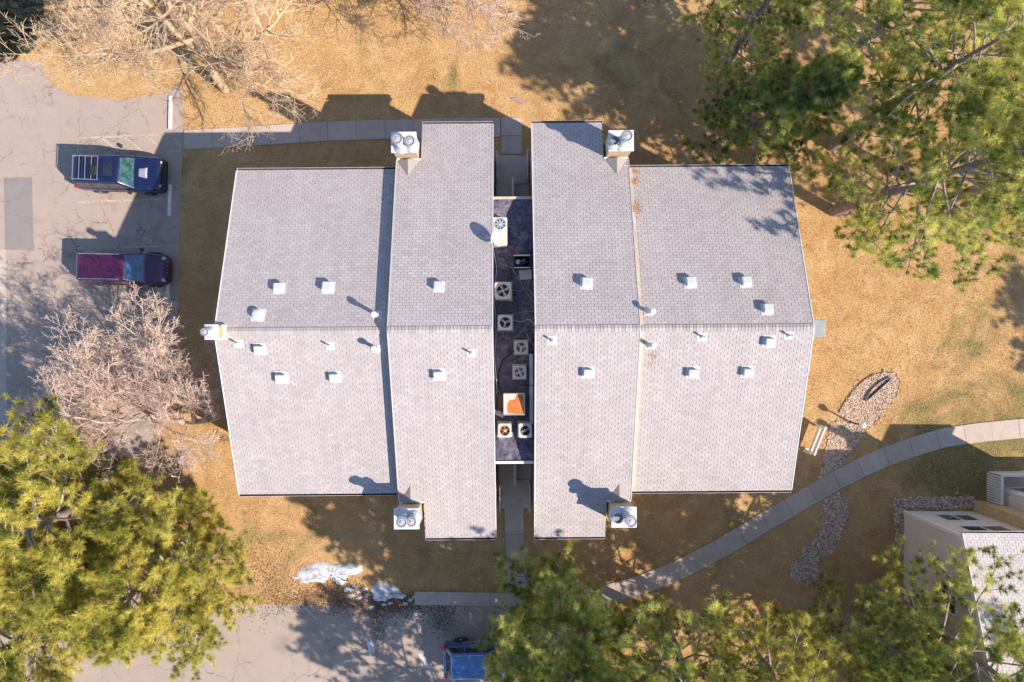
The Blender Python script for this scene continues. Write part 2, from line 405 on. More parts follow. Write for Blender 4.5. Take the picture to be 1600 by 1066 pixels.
lot = [G2(*p) for p in [(-900, 94), (30, 94), (62, 97), (78, 128), (112, 149), (190, 156), (255, 146), (284, 132), (287, 205), (285, 240), (281, 330), (278, 480), (273, 560), (262, 640),
                        (238, 690), (180, 740), (120, 800), (92, 870), (96, 915), (200, 932), (330, 948), (398, 946), (470, 944), (560, 946), (645, 946), (812, 947), (860, 955), (895, 985), (905, 1060), (900, 1500), (-900, 1500)]]
flat('parking_lot', lot, .004, M['asphalt'], 'weathered pinkish grey asphalt parking lot with cracks', 'parking lot')
pt = [G2(*p) for p in [(6, 278), (50, 277), (53, 392), (8, 390)]]
flat('asphalt_patch', pt, .008, M['patch'], 'darker rectangular repair patch in the asphalt', 'asphalt patch')
gu = [G2(*p) for p in [(-12, 390), (9, 390), (11, 660), (-10, 660)]]
flat('gutter_pan', gu, .009, M['concrete'], 'pale concrete drainage strip along the drive', 'gutter')

ASPH = lot
excl = [lot]

def walk(name, pts, half, label, joints=None, step=None, m='concrete', z=.05):
    """a walk of separate slabs along a ground polyline (metres)"""
    pts = [Vector((p[0], p[1])) for p in pts]
    # dense arc-length samples
    dens = []
    for i in range(len(pts) - 1):
        for k in range(12): dens.append(pts[i].lerp(pts[i + 1], k / 12))
    dens.append(pts[-1])
    cum = [0]
    for i in range(1, len(dens)): cum.append(cum[-1] + (dens[i] - dens[i - 1]).length)
    def at(s):
        s = max(0, min(cum[-1], s))
        for i in range(1, len(dens)):
            if cum[i] >= s:
                t = (s - cum[i - 1]) / max(1e-6, cum[i] - cum[i - 1]); q = dens[i - 1].lerp(dens[i], t)
                a = dens[max(0, i - 5)]; b = dens[min(len(dens) - 1, i + 4)]; d = (b - a).normalized()
                return q, Vector((-d.y, d.x))
    L = cum[-1]; n = max(1, round(L / (step or 1.45)))
    js = [L * k / n for k in range(n + 1)] if joints is None else joints
    root = empty(name, (0, 0, 0)); tag(root, label, 'walk', kind='structure')
    outline_l = []; outline_r = []
    for i in range(len(js) - 1):
        s0, s1 = js[i] + .008, js[i + 1] - .008
        l_, r_ = [], []
        for k in range(4):
            q, nn = at(s0 + (s1 - s0) * k / 3); l_.append(q + nn * half); r_.append(q - nn * half)
        mb = MB(); dz = random.uniform(-.008, .010)
        mb.prism([tuple(p) for p in r_] + [tuple(p) for p in reversed(l_)], -.03, z + dz)
        mb.build('slab', M[m], root)
        outline_l += l_; outline_r += r_
    excl.append([tuple(p) for p in outline_r] + [tuple(p) for p in reversed(outline_l)])
    return root

curve = [(1720, 662), (1660, 665), (1600, 669), (1527, 676), (1475, 684), (1424, 699), (1385, 713), (1349, 729), (1305, 751), (1264, 775), (1219, 801), (1180, 824), (1132, 853), (1089, 876), (1047, 896), (1000, 914), (950, 928), (900, 938), (838, 941)]
walk('curved_walk', [G2(*p) for p in curve], .53, 'curved concrete walk of separate slabs across the lawn', step=1.5)
walk('entry_walk', [G2(803, 790), (G2(805, 860)), (G2(809, 922))], .52, 'straight concrete walk leading out from the rear breezeway', step=1.6)
walk('kerbside_walk', [G2(648, 934), G2(730, 935), G2(826, 937)], .36, 'narrow concrete strip edging the lower parking lot', step=2.0, z=.11)
walk('upper_walk', [G2(288, 219), G2(378, 214), G2(520, 205), G2(700, 200), G2(782, 199.5)], .53, 'long straight concrete walk along the building front', step=1.62)
walk('breezeway_walk', [G2(799.5, 184), G2(799.5, 241)], .57, 'short concrete walk of slabs entering the front breezeway', step=1.0, z=.056)

# painted lines
def paint(a, b, w, label):
    a = G(*a); b = G(*b); d = (b - a).normalized(); nn = Vector((-d.y, d.x, 0)) * w / 2
    mb = MB(); mb.prism([tuple((a + nn))[:2], tuple((a - nn))[:2], tuple((b - nn))[:2], tuple((b + nn))[:2]], .006, .0085)
    return tag(mb.build('painted_line', M['line']), label, 'road marking', 'faded parking lot lines')
Z_ = 'faded yellow '
for a, b, lb in [((124, 216), (285, 209), Z_ + 'long border stripe of the hatched zone'), ((123, 214), (122, 241), Z_ + 'short end stripe closing the hatched zone'), ((135, 226), (150, 240), Z_ + 'diagonal next to the end stripe of the hatched zone'), ((158, 215), (186, 237), 'faded yellow diagonal in the middle of the hatched zone'), ((194, 214), (222, 236), 'faded yellow diagonal in the middle of the hatched zone'),
                 ((228, 213), (258, 236), Z_ + 'diagonal partly in shade beside the blue car hood'), ((268, 211), (284, 230), Z_ + 'diagonal touching the concrete walk end'), ((243, 238), (283, 236), Z_ + 'stripe in shade next to the blue car nose')]:
    paint(a, b, .10, lb)
for a, b, lb in [((123, 316), (258, 311), 'faded stall line along the side of the blue car'), ((122, 388), (276, 384), 'faded stall line shaded beside the maroon car'), ((200, 461), (257, 460), 'short faded stall line by the twiggy wheel stop')]:
    paint(a, b, .10, lb)
for a, b, lb in [((474, 948), (503, 975), 'faded slanted stripe farthest from the blue car in the lower hatching'), ((500, 946), (530, 975), 'second slanted stripe meeting the short baseline of the lower hatching'), ((505, 975), (543, 978), 'short faded baseline of the hatching near the largest snow patch'), ((597, 946), (632, 980), 'faded slanted stripe among the leaf litter'), ((622, 945), (660, 982), 'faded slanted stripe between leaf litter and flat snow scrap'), ((645, 945), (664, 963), 'short slanted stripe touching the flat snow scrap'),
                 ((600, 980), (662, 982), 'faint baseline behind the slivers of snow'), ((684, 950), (712, 985), 'faded slanted stripe closest to the tail of the blue car'), ((706, 946), (746, 982), 'long clear slanted stripe below the narrow concrete strip'), ((742, 948), (790, 985), 'slanted stripe running under the dark green pine')]:
    paint(a, b, .09, lb)

# wheel stops
def wheel_stop(a, b, label):
    a = G(*a); b = G(*b); c = (a + b) / 2; L = (b - a).length
    r = empty('wheel_stop', (c.x, c.y, .004), math.atan2(b.y - a.y, b.x - a.x), label, 'wheel stop')
    mb = MB()
    prof = [(-.09, 0), (.09, 0), (.075, .09), (.05, .125), (-.05, .125), (-.075, .09)]
    n = len(prof); vs = [(x, p[0], p[1]) for x in (-L / 2, L / 2) for p in prof]
    mb.add(vs, [tuple(reversed(range(n))), tuple(range(n, 2 * n))] + [(i, (i + 1) % n, n + (i + 1) % n, n + i) for i in range(n)])
    mb.build('concrete_bar', M['kerb'], r)
    for s in (-1, 1):
        mb = MB(); mb.lathe([(.018, .12), (.018, .132), (.008, .136)], 8, (s * L * .32, 0, 0)); mb.build('anchor_pin', M['rust_dark'], r)
wheel_stop((267, 151), (266, 202), 'white concrete wheel stop under the tan bare tree')
wheel_stop((266, 289), (265, 338), 'white concrete wheel stop before the empty stall beside the blue car')
wheel_stop((263, 437), (263, 478), 'white concrete wheel stop beside the maroon car, half under twigs')

# ------------------------------------------------------------------ gravel beds
def gravel_bed(name, polypx, label, count, zoom=None, size=(.035, .085)):
    poly = [G2(*p) for p in polypx]; excl.append(poly)
    flat(name, poly, .015, M['bedsoil'], label, 'gravel bed', .03)
    xs = np.array([p[0] for p in poly]); ys = np.array([p[1] for p in poly])
    x = rng.uniform(xs.min(), xs.max(), count * 4); y = rng.uniform(ys.min(), ys.max(), count * 4)
    k = inpoly(x, y, poly); x, y = x[k][:count], y[k][:count]; n = len(x); st_ = rng.random(n) < .18; x = x + st_ * rng.normal(0, .12, n); y = y + st_ * rng.normal(0, .12, n)
    oct_v = np.array([(1, 0, 0), (.5, .87, 0), (-.5, .87, 0), (-1, 0, 0), (-.5, -.87, 0), (.5, -.87, 0), (.5, .1, .8), (-.2, .45, .85), (-.3, -.4, .75)])
    of = np.array([(0, 1, 6), (1, 7, 6), (1, 2, 7), (2, 3, 7), (3, 8, 7), (3, 4, 8), (4, 5, 8), (5, 6, 8), (5, 0, 6), (6, 7, 8)])
    s = rng.uniform(size[0], size[1], n); a = rng.uniform(0, 6.28, n); asp = rng.uniform(.6, 1, n); hz = rng.uniform(.5, .9, n)
    vx = oct_v[None, :, 0] * s[:, None]; vy = oct_v[None, :, 1] * (s * asp)[:, None]; vz = oct_v[None, :, 2] * (s * hz)[:, None]
    X = vx * np.cos(a)[:, None] - vy * np.sin(a)[:, None] + x[:, None]; Y = vx * np.sin(a)[:, None] + vy * np.cos(a)[:, None] + y[:, None]
    V = np.stack([X, Y, vz + .012], -1).reshape(-1, 3); F = (of[None] + (np.arange(n) * 9)[:, None, None]).reshape(-1, 3)
    tone = np.repeat(np.clip(rng.beta(1.6, 1.8, n), 0, 1), len(of))
    o = link('river_stones', np_mesh('river_stones', V, F, tone), M['gravel'])
    tag(o, label.replace('bed', 'stones').replace('ground under', 'loose'), 'gravel', kind='stuff')
z1 = lambda L: [(1200 + x / 4, 540 + y / 4) for x, y in L]
z2 = lambda L: [(1200 + x / 3.27, 740 + y / 3.27) for x, y in L]
leaf = z1([(440, 415), (480, 350), (530, 280), (590, 220), (650, 182), (720, 167), (780, 170), (815, 215), (817, 260), (800, 310), (760, 370), (700, 440), (650, 500), (610, 530), (570, 508), (500, 472)])
gravel_bed('gravel_bed', leaf, 'leaf shaped tan gravel bed edged in dark metal', 3600)
gravel_bed('gravel_bed', z1([(385, 490), (430, 468), (490, 470), (560, 505), (604, 545), (550, 622), (490, 702), (478, 740), (400, 782), (322, 826), (340, 740), (372, 600)]), 'shaded gravel bed strip running down to the curved walk', 2600)
gravel_bed('gravel_bed', z2([(288, 138), (365, 96), (410, 130), (402, 220), (372, 330), (332, 400), (262, 425), (246, 540), (200, 562), (140, 552), (113, 520), (120, 470), (180, 400), (240, 330), (275, 240)]), 'winding gravel bed below the curved walk ending in a round tip', 3000)
gravel_bed('gravel_bed', z2([(642, 130), (760, 118), (1060, 122), (1060, 176), (703, 178), (703, 420), (655, 420)]), 'gravel bed strip along the foot of the cream building', 1500)
# metal edging round the leaf bed
mb = MB(); ep = [G(*p) for p in leaf]
mb.tube([(p.x, p.y, .035) for p in ep[:15]], .022, 5)
tag(mb.build('bed_edging', M['rust_dark']), 'thin dark metal edging around the leaf shaped gravel', 'edging')
# drain trough in the bed
tr = empty('drain_trough', G(1371, 608), 0, 'curved dark rusty metal trough lying on the leaf shaped gravel', 'trough')
a = G(1351, 626) - G(1371, 608); b = G(1391, 590) - G(1371, 608)
mb = MB(); N = 9; d = (b - a).normalized(); nn = Vector((-d.y, d.x, 0))
ring = []
for i in range(N):
    t = i / (N - 1); c = a.lerp(b, t) + nn * (.10 * math.sin(math.pi * t)); w = .02 + .13 * math.sin(math.pi * min(1, max(0, t))) ** .6
    ring.append([c + nn * (w * math.cos(q)) + Vector((0, 0, .14 - .12 * math.sin(q))) for q in [math.pi * k / 6 for k in range(7)]])
mb.add([p for r_ in ring for p in r_], [(i * 7 + k, i * 7 + k + 1, (i + 1) * 7 + k + 1, (i + 1) * 7 + k) for i in range(N - 1) for k in range(6)])
mb.build('channel', M['rust_dark'], tr)
mb = MB(); mb.tube([r_[0] + Vector((0, 0, .01)) for r_ in ring], .018, 5); mb.tube([r_[-1] + Vector((0, 0, .01)) for r_ in ring], .018, 5); mb.build('rim', M['galv'], tr)

# ------------------------------------------------------------------ buildings
PITCH = .335
TH = math.atan(PITCH)
def slope_frame(u, v, z, north, parent, name='roof_slope'):
    c, s = math.cos(TH), math.sin(TH)
    if north: X, Y, Z = Vector((1, 0, 0)), Vector((0, c, -s)), Vector((0, s, c))
    else: X, Y, Z = Vector((-1, 0, 0)), Vector((0, -c, -s)), Vector((0, -s, c))
    m = Matrix((X, Y, Z)).transposed().to_4x4(); m.translation = Vector((u, v, z))
    return m
TAB_W, EXPO = .305, .132
tabmesh = []
def tab_geo(w, e, j=0.0):
    """one shingle tab: head at y=0, butt at y=e, proud at the butt"""
    a, b = .0040, .0115 + j
    return np.array([(0, 0, a), (w, 0, a), (w, e, b), (0, e, b), (0, e, 0), (w, e, 0), (0, 0, 0), (w, 0, 0)], float), np.array([(0, 1, 2, 3), (3, 2, 5, 4), (6, 0, 3, 4), (1, 7, 5, 2)])
for k in range(8):
    V, F = tab_geo(TAB_W - .017, EXPO, random.uniform(-.001, .002))
    tabmesh.append(np_mesh('shingle', V, F, [random.betavariate(3, 3)] * 4)); tabmesh[-1].materials.append(M['shingle'])
tabmesh_light = []
for t_ in tabmesh:
    c_ = t_.copy(); c_.materials[0] = M['shingle_light']; tabmesh_light.append(c_)
def lay_slope(root, u0, u1, v, z, north, run, quota, notch=None, name='roof_slope', light=False):
    """run: horizontal length of slope; notch=(side,width,run_at_notch) in u"""
    fr = slope_frame(u0 if north else u1, v, z, north, root)
    W = u1 - u0; L = run / math.cos(TH)
    def xr(y):
        if notch and y > notch[2] / math.cos(TH):
            left = (notch[0] == 'u0') == north
            return (notch[1], W) if left else (0, W - notch[1])
        return (0, W)
    mb = MB(); poly = [(0, 0), (W, 0)]
    if notch:
        yn = notch[2] / math.cos(TH); a, b = xr(L)
        if a > 0: poly = [(0, 0), (W, 0), (W, L), (a, L), (a, yn), (0, yn)]
        else: poly = [(0, 0), (W, 0), (W, yn), (b, yn), (b, L), (0, L)]
    else: poly += [(W, L), (0, L)]
    mb.prism(poly, -.16, .001)
    deck = mb.build(name, M['deck'], root); deck.matrix_local = fr
    Vs, Fs, Ts = [], [], []; nv = 0; row = 0; y = .07
    while y < L - .03:
        e = min(EXPO, L + .02 - y)
        xa, xb = xr(y + e * .5)
        x = xa - TAB_W * (.5 if row % 2 else 0) - random.uniform(0, .02)
        while x < xb:
            p, q = max(x, xa), min(x + TAB_W - .017, xb)
            if q - p > .03:
                full = (q - p) > TAB_W - .026 and e > EXPO - .001
                if full and quota[0] > 0 and row >= 1:
                    quota[0] -= 1
                    o = bpy.data.objects.new('shingle', random.choice(tabmesh_light if light else tabmesh)); col.objects.link(o); o.parent = deck; o.location = (p, y, .0015)
                else:
                    V, F = tab_geo(q - p, e + .004, random.uniform(-.001, .0025)); V = V + np.array([p, y + random.uniform(-.003, .003), .0015])
                    Vs.append(V); Fs.append(F + nv); nv += 8; t = random.betavariate(3, 3); Ts += [t] * 4
            x += TAB_W
        y += EXPO; row += 1
    o = link('shingle_field', np_mesh('shingle_field', np.concatenate(Vs), np.concatenate(Fs), Ts), M['shingle_light' if light else 'shingle'], deck)
    o['kind'] = 'stuff'
    return deck
def ridge_caps(root, u0, u1, v, z):
    e = .15; n = int((u1 - u0) / e); w = .15
    V, F = [], []
    for s in (0, 1):
        up = .034 - .014 * s
        V += [(s * e, -w, up - w * PITCH), (s * e, 0, up), (s * e, w, up - w * PITCH)]
    V += [(0, -w, -w * PITCH), (0, w, -w * PITCH)]
    F = [(0, 3, 4, 1), (1, 4, 5, 2), (0, 1, 2), (6, 0, 2, 7)]
    ms = []
    for k in range(6):
        me = bpy.data.meshes.new('ridge_cap'); me.from_pydata(V, [], F); a = me.attributes.new('tone', 'FLOAT', 'FACE'); a.data.foreach_set('value', [random.random()] * 4); me.materials.append(M['cap']); ms.append(me)
    for i in range(n):
        o = bpy.data.objects.new('ridge_cap', random.choice(ms)); col.objects.link(o); o.parent = root; o.location = (u0 + (i + .0) * (u1 - u0) / n, v, z)
def gutter(root, u0, u1, v, z, north):
    s = 1 if north else -1
    mb = MB()
    prof = [(-.02, .02), (-.02, -.10), (.10, -.11), (.125, -.02), (.125, .025), (.11, .025), (.105, -.02), (.09, -.07), (.0, -.07), (0, .02)]
    n = len(prof); vs = [(u, v + s * p[0], z + p[1]) for u in (u0, u1) for p in prof]
    fs = [(i, (i + 1) % n, n + (i + 1) % n, n + i) for i in range(n)]
    mi = [1 if 5 <= i <= 8 else 0 for i in range(n)]
    for f, k in zip(fs, mi): mb.add([vs[i] for i in f], [(0, 1, 2, 3)], k)
    mb.box(u0 - .004, u0, v + (s * .125 if s < 0 else -.02), v + (.125 if s > 0 else .02), z - .11, z + .02); mb.box(u1, u1 + .004, v + (s * .125 if s < 0 else -.02), v + (.125 if s > 0 else .02), z - .11, z + .02)
    mb.build('gutter', [M['gutter'], M['gutter_in']], root)
def rake(root, u, v, zr, runN, runS, out, m='trim'):
    """fascia board along both rakes of a gable edge at u; out=+1/-1"""
    mb = MB(); t = .035
    u0, u1 = (u, u + t) if out > 0 else (u - t, u)
    for sgn, run in ((1, runN), (-1, runS)):
        vs = []
        for uu in (u0, u1):
            vs += [(uu, v, zr + .03), (uu, v + sgn * run, zr + .03 - run * PITCH), (uu, v + sgn * run, zr - .19 - run * PITCH), (uu, v, zr - .19)]
        mb.add(vs, [(0, 1, 2, 3), (7, 6, 5, 4), (0, 4, 5, 1), (1, 5, 6, 2), (2, 6, 7, 3)])
    mb.build('rake_board', M[m], root)
def gable_wall(root, u0, u1, v, zr, runN, runS, m):
    mb = MB(); k = .18
    prof = [(v + runN, 0), (v + runN, zr - k - runN * PITCH), (v, zr - k), (v - runS, zr - k - runS * PITCH), (v - runS, 0)]
    n = 5; vs = [(u, p[0], p[1]) for u in (u0, u1) for p in prof]
    mb.add(vs, [tuple(range(n)), tuple(reversed(range(n, 2 * n)))] + [(i, n + i, n + (i + 1) % n, (i + 1) % n) for i in range(n)])
    return mb.build('wall', M[m], root)
def chimney(root, u0, u1, v0, v1, zb, zt, flues, body='brick', inner=1):
    ch = MB(); ch.box(u0, u1, v0, v1, zb, zt - .06)
    c = ch.build('chimney', M[body], root)
    k = MB(); k.bevbox(u0 - .07, u1 + .07, v0 - .06, v1 + .06, zt - .07, zt, .015, r=2, rc=.02); k.box(u0 - .03, u1 + .03, v0 - .03, v1 + .03, zt - .16, zt - .07); k.build('chimney_cap', M['white_metal'], c)
    for (fu, fv, h, r, capped) in flues:
        f = MB(); f.lathe([(r * 1.45, zt), (r * 1.4, zt + .03), (r * .8, zt + .09), (r * .72, zt + .10), (r * .72, zt + h - .12)], 20, (fu, fv, 0)); f.build('flue', M['flue_metal'], c, smooth=True)
        q = MB()
        if capped:
            q.lathe([(r * .95, zt + h - .20), (r, zt + h - .18), (r, zt + h - .03), (r * .92, zt + h)], 22, (fu, fv, 0))
            q.lathe([(r * .62, zt + h + .001), (r * .6, zt + h + .012), (r * .3, zt + h + .016), (r * .12, zt + h + .05), (.01, zt + h + .055)], 18, (fu, fv, 0))
            q.lathe([(r * .98, zt + h - .002), (r * .98, zt + h + .02), (r * .84, zt + h + .02), (r * .84, zt + h + .002)], 22, (fu, fv, 0), 1)
            q.lathe([(r * .40, zt + h + .013), (r * .40, zt + h + .022), (r * .28, zt + h + .024)], 18, (fu, fv, 0), 1)
        else:
            q.lathe([(r * .72, zt + h - .12), (r * 1.0, zt + h - .06), (r * 1.0, zt + h), (r * .86, zt + h), (r * .8, zt + h - .10), (.01, zt + h - .10)], 22, (fu, fv, 0), 1)
        q.build('flue_cap', [M['flue_metal'], M['flue_ring']], c, auto=35)
    return c

B1 = empty('apartment_building', (0, 0, 0), R(.43), 'pale shingled apartment building with two raised centre blocks', 'building')
V0 = .51; ZR = 8.17; ZC = 8.62; RW = 7.67; RC = 9.9; RN = 8.0
LW = (-13.0, -5.35); CL = (-5.35, -.85); CR = (1.03, 5.52); RWG = (5.52, 13.2)
NW = 1.13
B1inv = B1.matrix_basis.inverted()
B1inv = Matrix.Rotation(-R(.43), 4, 'Z')
def U(px, py, z):
    p = B1inv @ G(px, py, z); return p
for (a, b), zr, run, notch in ((LW, ZR, RW, None), (CL, ZC, RC, ('u0', NW, RN)), (CR, ZC, RC, ('u1', NW, RN)), (RWG, ZR, RW, None)):
    for north in (True, False):
        q = [37 if run == RW else 38]
        lay_slope(B1, a, b, V0, zr, north, run, q, notch)
    ridge_caps(B1, a, b, V0, zr + .012)
gable_wall(B1, LW[0] + .35, LW[1] + .3, V0, ZR, RW - .45, RW - .45, 'siding')
gable_wall(B1, RWG[0] - .3, RWG[1] - .35, V0, ZR, RW - .45, RW - .45, 'siding')
gable_wall(B1, CL[0] + .04, CL[1] - .06, V0, ZC, RN - .05, RN - .05, 'siding')
gable_wall(B1, CL[0] + NW + .03, CL[1] - .058, V0, ZC - .002, RC - .4, RC - .4, 'siding')
gable_wall(B1, CR[0] + .06, CR[1] - .04, V0, ZC, RN - .05, RN - .05, 'siding')
gable_wall(B1, CR[0] + .058, CR[1] - NW - .03, V0, ZC - .002, RC - .4, RC - .4, 'siding')
for s in (1, -1):
    gutter(B1, LW[0], LW[1] - .02, V0 + s * RW, ZR - RW * PITCH - .01, s > 0)
    gutter(B1, RWG[0] + .02, RWG[1], V0 + s * RW, ZR - RW * PITCH - .01, s > 0)
    gutter(B1, CL[0] + NW, CL[1], V0 + s * RC, ZC - RC * PITCH - .01, s > 0)
    gutter(B1, CR[0], CR[1] - NW, V0 + s * RC, ZC - RC * PITCH - .01, s > 0)
rake(B1, LW[0], V0, ZR, RW, RW, -1, 'trim'); rake(B1, RWG[1], V0, ZR, RW, RW, 1, 'trim')
rake(B1, CL[1], V0, ZC, RC, RC, 1); rake(B1, CR[0], V0, ZC, RC, RC, -1)
rake(B1, CL[0], V0, ZC, RN, RN, -1, 'gutter'); rake(B1, CR[1], V0, ZC, RN, RN, 1, 'gutter')
# stained flashing strips where wings meet the raised blocks
for (ua, ub) in ((RWG[0] + .04, RWG[0] + .24),):
    for north in (True, False):
        fr = slope_frame(ua if north else ub, V0, ZR, north, B1)
        mb = MB(); mb.box(0, ub - ua, .05, RW / math.cos(TH) - .02, .012, .024); o = mb.build('flashing', M['flash'], B1); o.matrix_local = fr
# chimneys in the four notches
zt = 7.2
vN = V0 + RN; vS = V0 - RN
def notch_trim(u0, u1, v, north):
    s = 1 if north else -1; z = ZC - RN * PITCH
    mb = MB(); mb.box(u0, u1, v - (.0 if north else .09), v + (.09 if north else 0), z - .2, z + .04); mb.build('step_flashing', M['trim'], B1)
    # cricket saddle behind the chimney
    um = (u0 + u1) / 2; rr = .62
    def zz(dv): return z + (rr - dv) * 0 + dv * PITCH
    pts = [(u0 + .05, v, z + .03), (u1 - .05, v, z + .03), (um, v, z + .30), (um, v - s * rr * 1.25, z + .03 + rr * 1.25 * PITCH)]
    mb = MB(); mb.add(pts, [(0, 2, 3), (2, 1, 3), (0, 1, 2)] if north else [(0, 3, 2), (2, 3, 1), (0, 2, 1)]); mb.build('cricket', M['cap'], B1)
def flue(px, py, h): p = U(px, py, zt + h); return p.x, p.y
for (u0, u1, north, fl) in ((CL[0] - .02, CL[0] + NW - .06, True, [(620, 216.5, 1.25, .24, True), (639.5, 220, .75, .24, True)]),
                            (CL[0] - .02, CL[0] + NW - .06, False, [(627, 816, .95, .24, True), (642.5, 815.5, .85, .22, True)]),
                            (CR[1] - NW + .06, CR[1] + .02, True, [(979.5, 212, 1.25, .25, True), (961, 219.5, .6, .2, False)]),
                            (CR[1] - NW + .06, CR[1] + .02, False, [(986, 815, 1.1, .25, True), (966, 810.5, .55, .24, False)])):
    v0, v1 = (vN + .09, vN + .92) if north else (vS - .92, vS - .09)
    chimney(B1, u0 + .04, u1 - .04, v0, v1, 0, zt, [(*flue(px, py, h), h, r, c) for px, py, h, r, c in fl])
    notch_trim(CL[0] if u0 < 0 else CR[1] - NW, CL[0] + NW if u0 < 0 else CR[1], vN if north else vS, north)
# small chimney on the left gable
p = U(333, 520.5, 8.9)
c = chimney(B1, LW[0] - .03, LW[0] + .40, V0 - .30, V0 + .24, 6.5, 8.95, [(LW[0] + .15, V0 - .03, .55, .17, True)])
mb = MB(); mb.box(LW[0] + .02, LW[0] + .50, V0 - .36, V0 + .30, ZR - .05, ZR + .08); mb.build('step_flashing', M['trim'], B1)

# vents on the roof
def roof_z(u, v):
    for (a, b), zr in ((CL, ZC), (CR, ZC), (LW, ZR), (RWG, ZR)):
        if a <= u <= b: return zr - abs(v - V0) * PITCH
    return ZR
def on_roof(px, py, up=.2):
    p = U(px, py, 7.0)
    for _ in range(6): p = U(px, py, roof_z(p.x, p.y) + up)
    return p.x, p.y
def place_on_slope(o, u, v):
    o.matrix_local = slope_frame(u, v, roof_z(u, v) + .012, v > V0, B1) @ Matrix.Rotation(random.uniform(-.06, .06), 4, 'Z') @ Matrix.Scale(random.uniform(.92, 1.05), 4)
def box_vent(px, py, round_=False):
    u, v = on_roof(px, py, .2)
    mb = MB()
    mb.box(-.29, .29, -.27, .31, .0, .012)
    if round_:
        mb.lathe([(.16, .01), (.16, .14), (.22, .15), (.225, .19), (.17, .235), (.07, .25)], 16)
    else:
        mb.box(-.17, .17, -.16, .16, .012, .15)
        mb.bevbox(-.215, .215, -.19, .215, .15, .27, .04, r=2, rc=.04)
    o = mb.build('roof_vent', M['vent_metal'], B1); place_on_slope(o, u, v)
for p in [(434, 451), (511, 450), (438, 590), (522, 588.5), (685, 448.5), (685, 585), (917, 443.5), (919.5, 581.5), (1080, 442), (1167, 441), (1201, 484), (1204, 533), (1083.5, 581.5), (1169.5, 580.5), (404, 545)]:
    box_vent(*p)
box_vent(401, 493, True)
def pipe(px, py, h, r, cap, name):
    u, v = on_roof(px, py, h); z = roof_z(u, v)
    mb = MB()
    if cap:
        mb.lathe([(.17, .0), (.15, .05), (r * 1.1, .12), (r, .13), (r, h - .22), (r * 1.5, h - .20), (r * 1.6, h - .12), (r * 1.6, h - .04), (r * 1.1, h)], 14)
    else:
        mb.lathe([(r * 2.6, .0), (r * 1.3, .10), (r, .11), (r, h), (r * .7, h), (r * .7, h - .06)], 10)
    o = mb.build(name, M['white_metal'] if cap else M['vent_metal'], B1, auto=40); o.location = (u, v, z)
    mb = MB(); mb.box(-.2, .2, -.18, .2, 0, .01); f = mb.build('pipe_flashing', M['vent_metal'], B1); place_on_slope(f, u, v)
for p in [(583, 491, .95), (583, 545, .8), (1020.5, 486, .95), (1022, 539.5, .95)]: pipe(*p, .085, True, 'flue_pipe')
for p in [(367, 537), (512, 540.5), (736, 552), (863.5, 532), (1101, 526), (1238, 524)]: pipe(*p, .42, .045, False, 'vent_pipe')

# flat roof between the blocks
ZF = 5.97; FV = 6.2
mb = MB(); mb.box(CL[1] - .055, CR[0] + .055, V0 - FV, V0 + FV, ZF - .3, ZF); mb.build('flat_roof', M['membrane'], B1)
for s, m in ((1, 'flash'), (-1, 'trim')):
    mb = MB(); mb.box(CL[1] - .03, CR[0] + .03, V0 + s * FV - .06, V0 + s * FV + .06, ZF - .3, ZF + .07); mb.build('parapet_cap', M[m], B1)
# torn membrane sheet edges: two overlapping strips
for (a, b, y0, y1) in ((-.80, -.15, 3.2, 5.9), (-.78, .2, -5.6, -3.6), (.1, .95, -1.5, 1.0)):
    mb = MB(); mb.prism([(a, V0 + y0), (b, V0 + y0 + .12), (b - .08, V0 + y1), (a, V0 + y1 - .1)], ZF + .003, ZF + .012)
    mb.build('membrane_sheet', M['membrane'], B1)
# breezeway walls' inner band, landings, stairs, rails
for s in (1, -1):
    vN_ = V0 + s * FV
    L0, L1 = vN_ + s * 2.03, vN_ + s * 3.6
    mb = MB(); mb.box(CL[1] + .05, CR[0] - .05, min(L0, L1), max(L0, L1), .0, .14); mb.build('landing', M['concrete_dark'], B1)
    mb = MB(); mb.box(CL[1] + .0, CR[0] - .0, min(vN_ - s * 3, L0 - s * .01), max(vN_ - s * 3, L0 - s * .01), .0, .09); mb.build('breezeway_floor', M['concrete_dark'], B1)
    for k in range(7):
        y = L0 - s * (.02 + .27 * k); mb = MB(); mb.box(CL[1] + .06, .02, min(y, y - s * .26), max(y, y - s * .26), .12 + .17 * k, .17 + .17 * (k + 1)); mb.build('stair_tread', M['concrete_dark'], B1)
    mb = MB()
    pr = []
    for k in range(7):
        pr += [(L0 - s * .27 * k, .24 + .17 * k), (L0 - s * .27 * k, .24 + .17 * (k + 1))]
    pr += [(L0 - s * .27 * 7, .24 + .17 * 7), (L0 - s * .27 * 7, .9), (L0 - s * .3, .12)]
    pr = [(p_[0] + s * .22, p_[1] + .02) for p_ in pr]
    vs = [(x, p_[0], p_[1]) for x in (.02, .19) for p_ in pr]; n = len(pr)
    mb.add(vs, [tuple(range(n)), tuple(reversed(range(n, 2 * n)))] + [(i, n + i, n + (i + 1) % n, (i + 1) % n) for i in range(n)])
    mb.build('stair_stringer', M['white_metal'], B1)
    mb = MB(); mb.tube([(.1, L0 + s * .1, 1.0), (.1, L0 - s * 1.9, 2.3)], .03, 6); mb.tube([(.1, L0 + s * .1, .1), (.1, L0 + s * .1, 1.0)], .025, 6); mb.build('handrail', M['white_metal'], B1)
    for u, off in ((CL[1] + .12, .0), (CR[0] - .12, 0)):
        mb = MB()
        for zz in (.95, .55): mb.tube([(u, L0 + s * .1, zz), (u, L1 + s * .05, zz)], .028, 6)
        for k in range(3): y = L0 + s * (.1 + .75 * k); mb.tube([(u, y, .1), (u, y, .95)], .025, 6)
        mb.build('landing_rail', M['gutter'], B1)

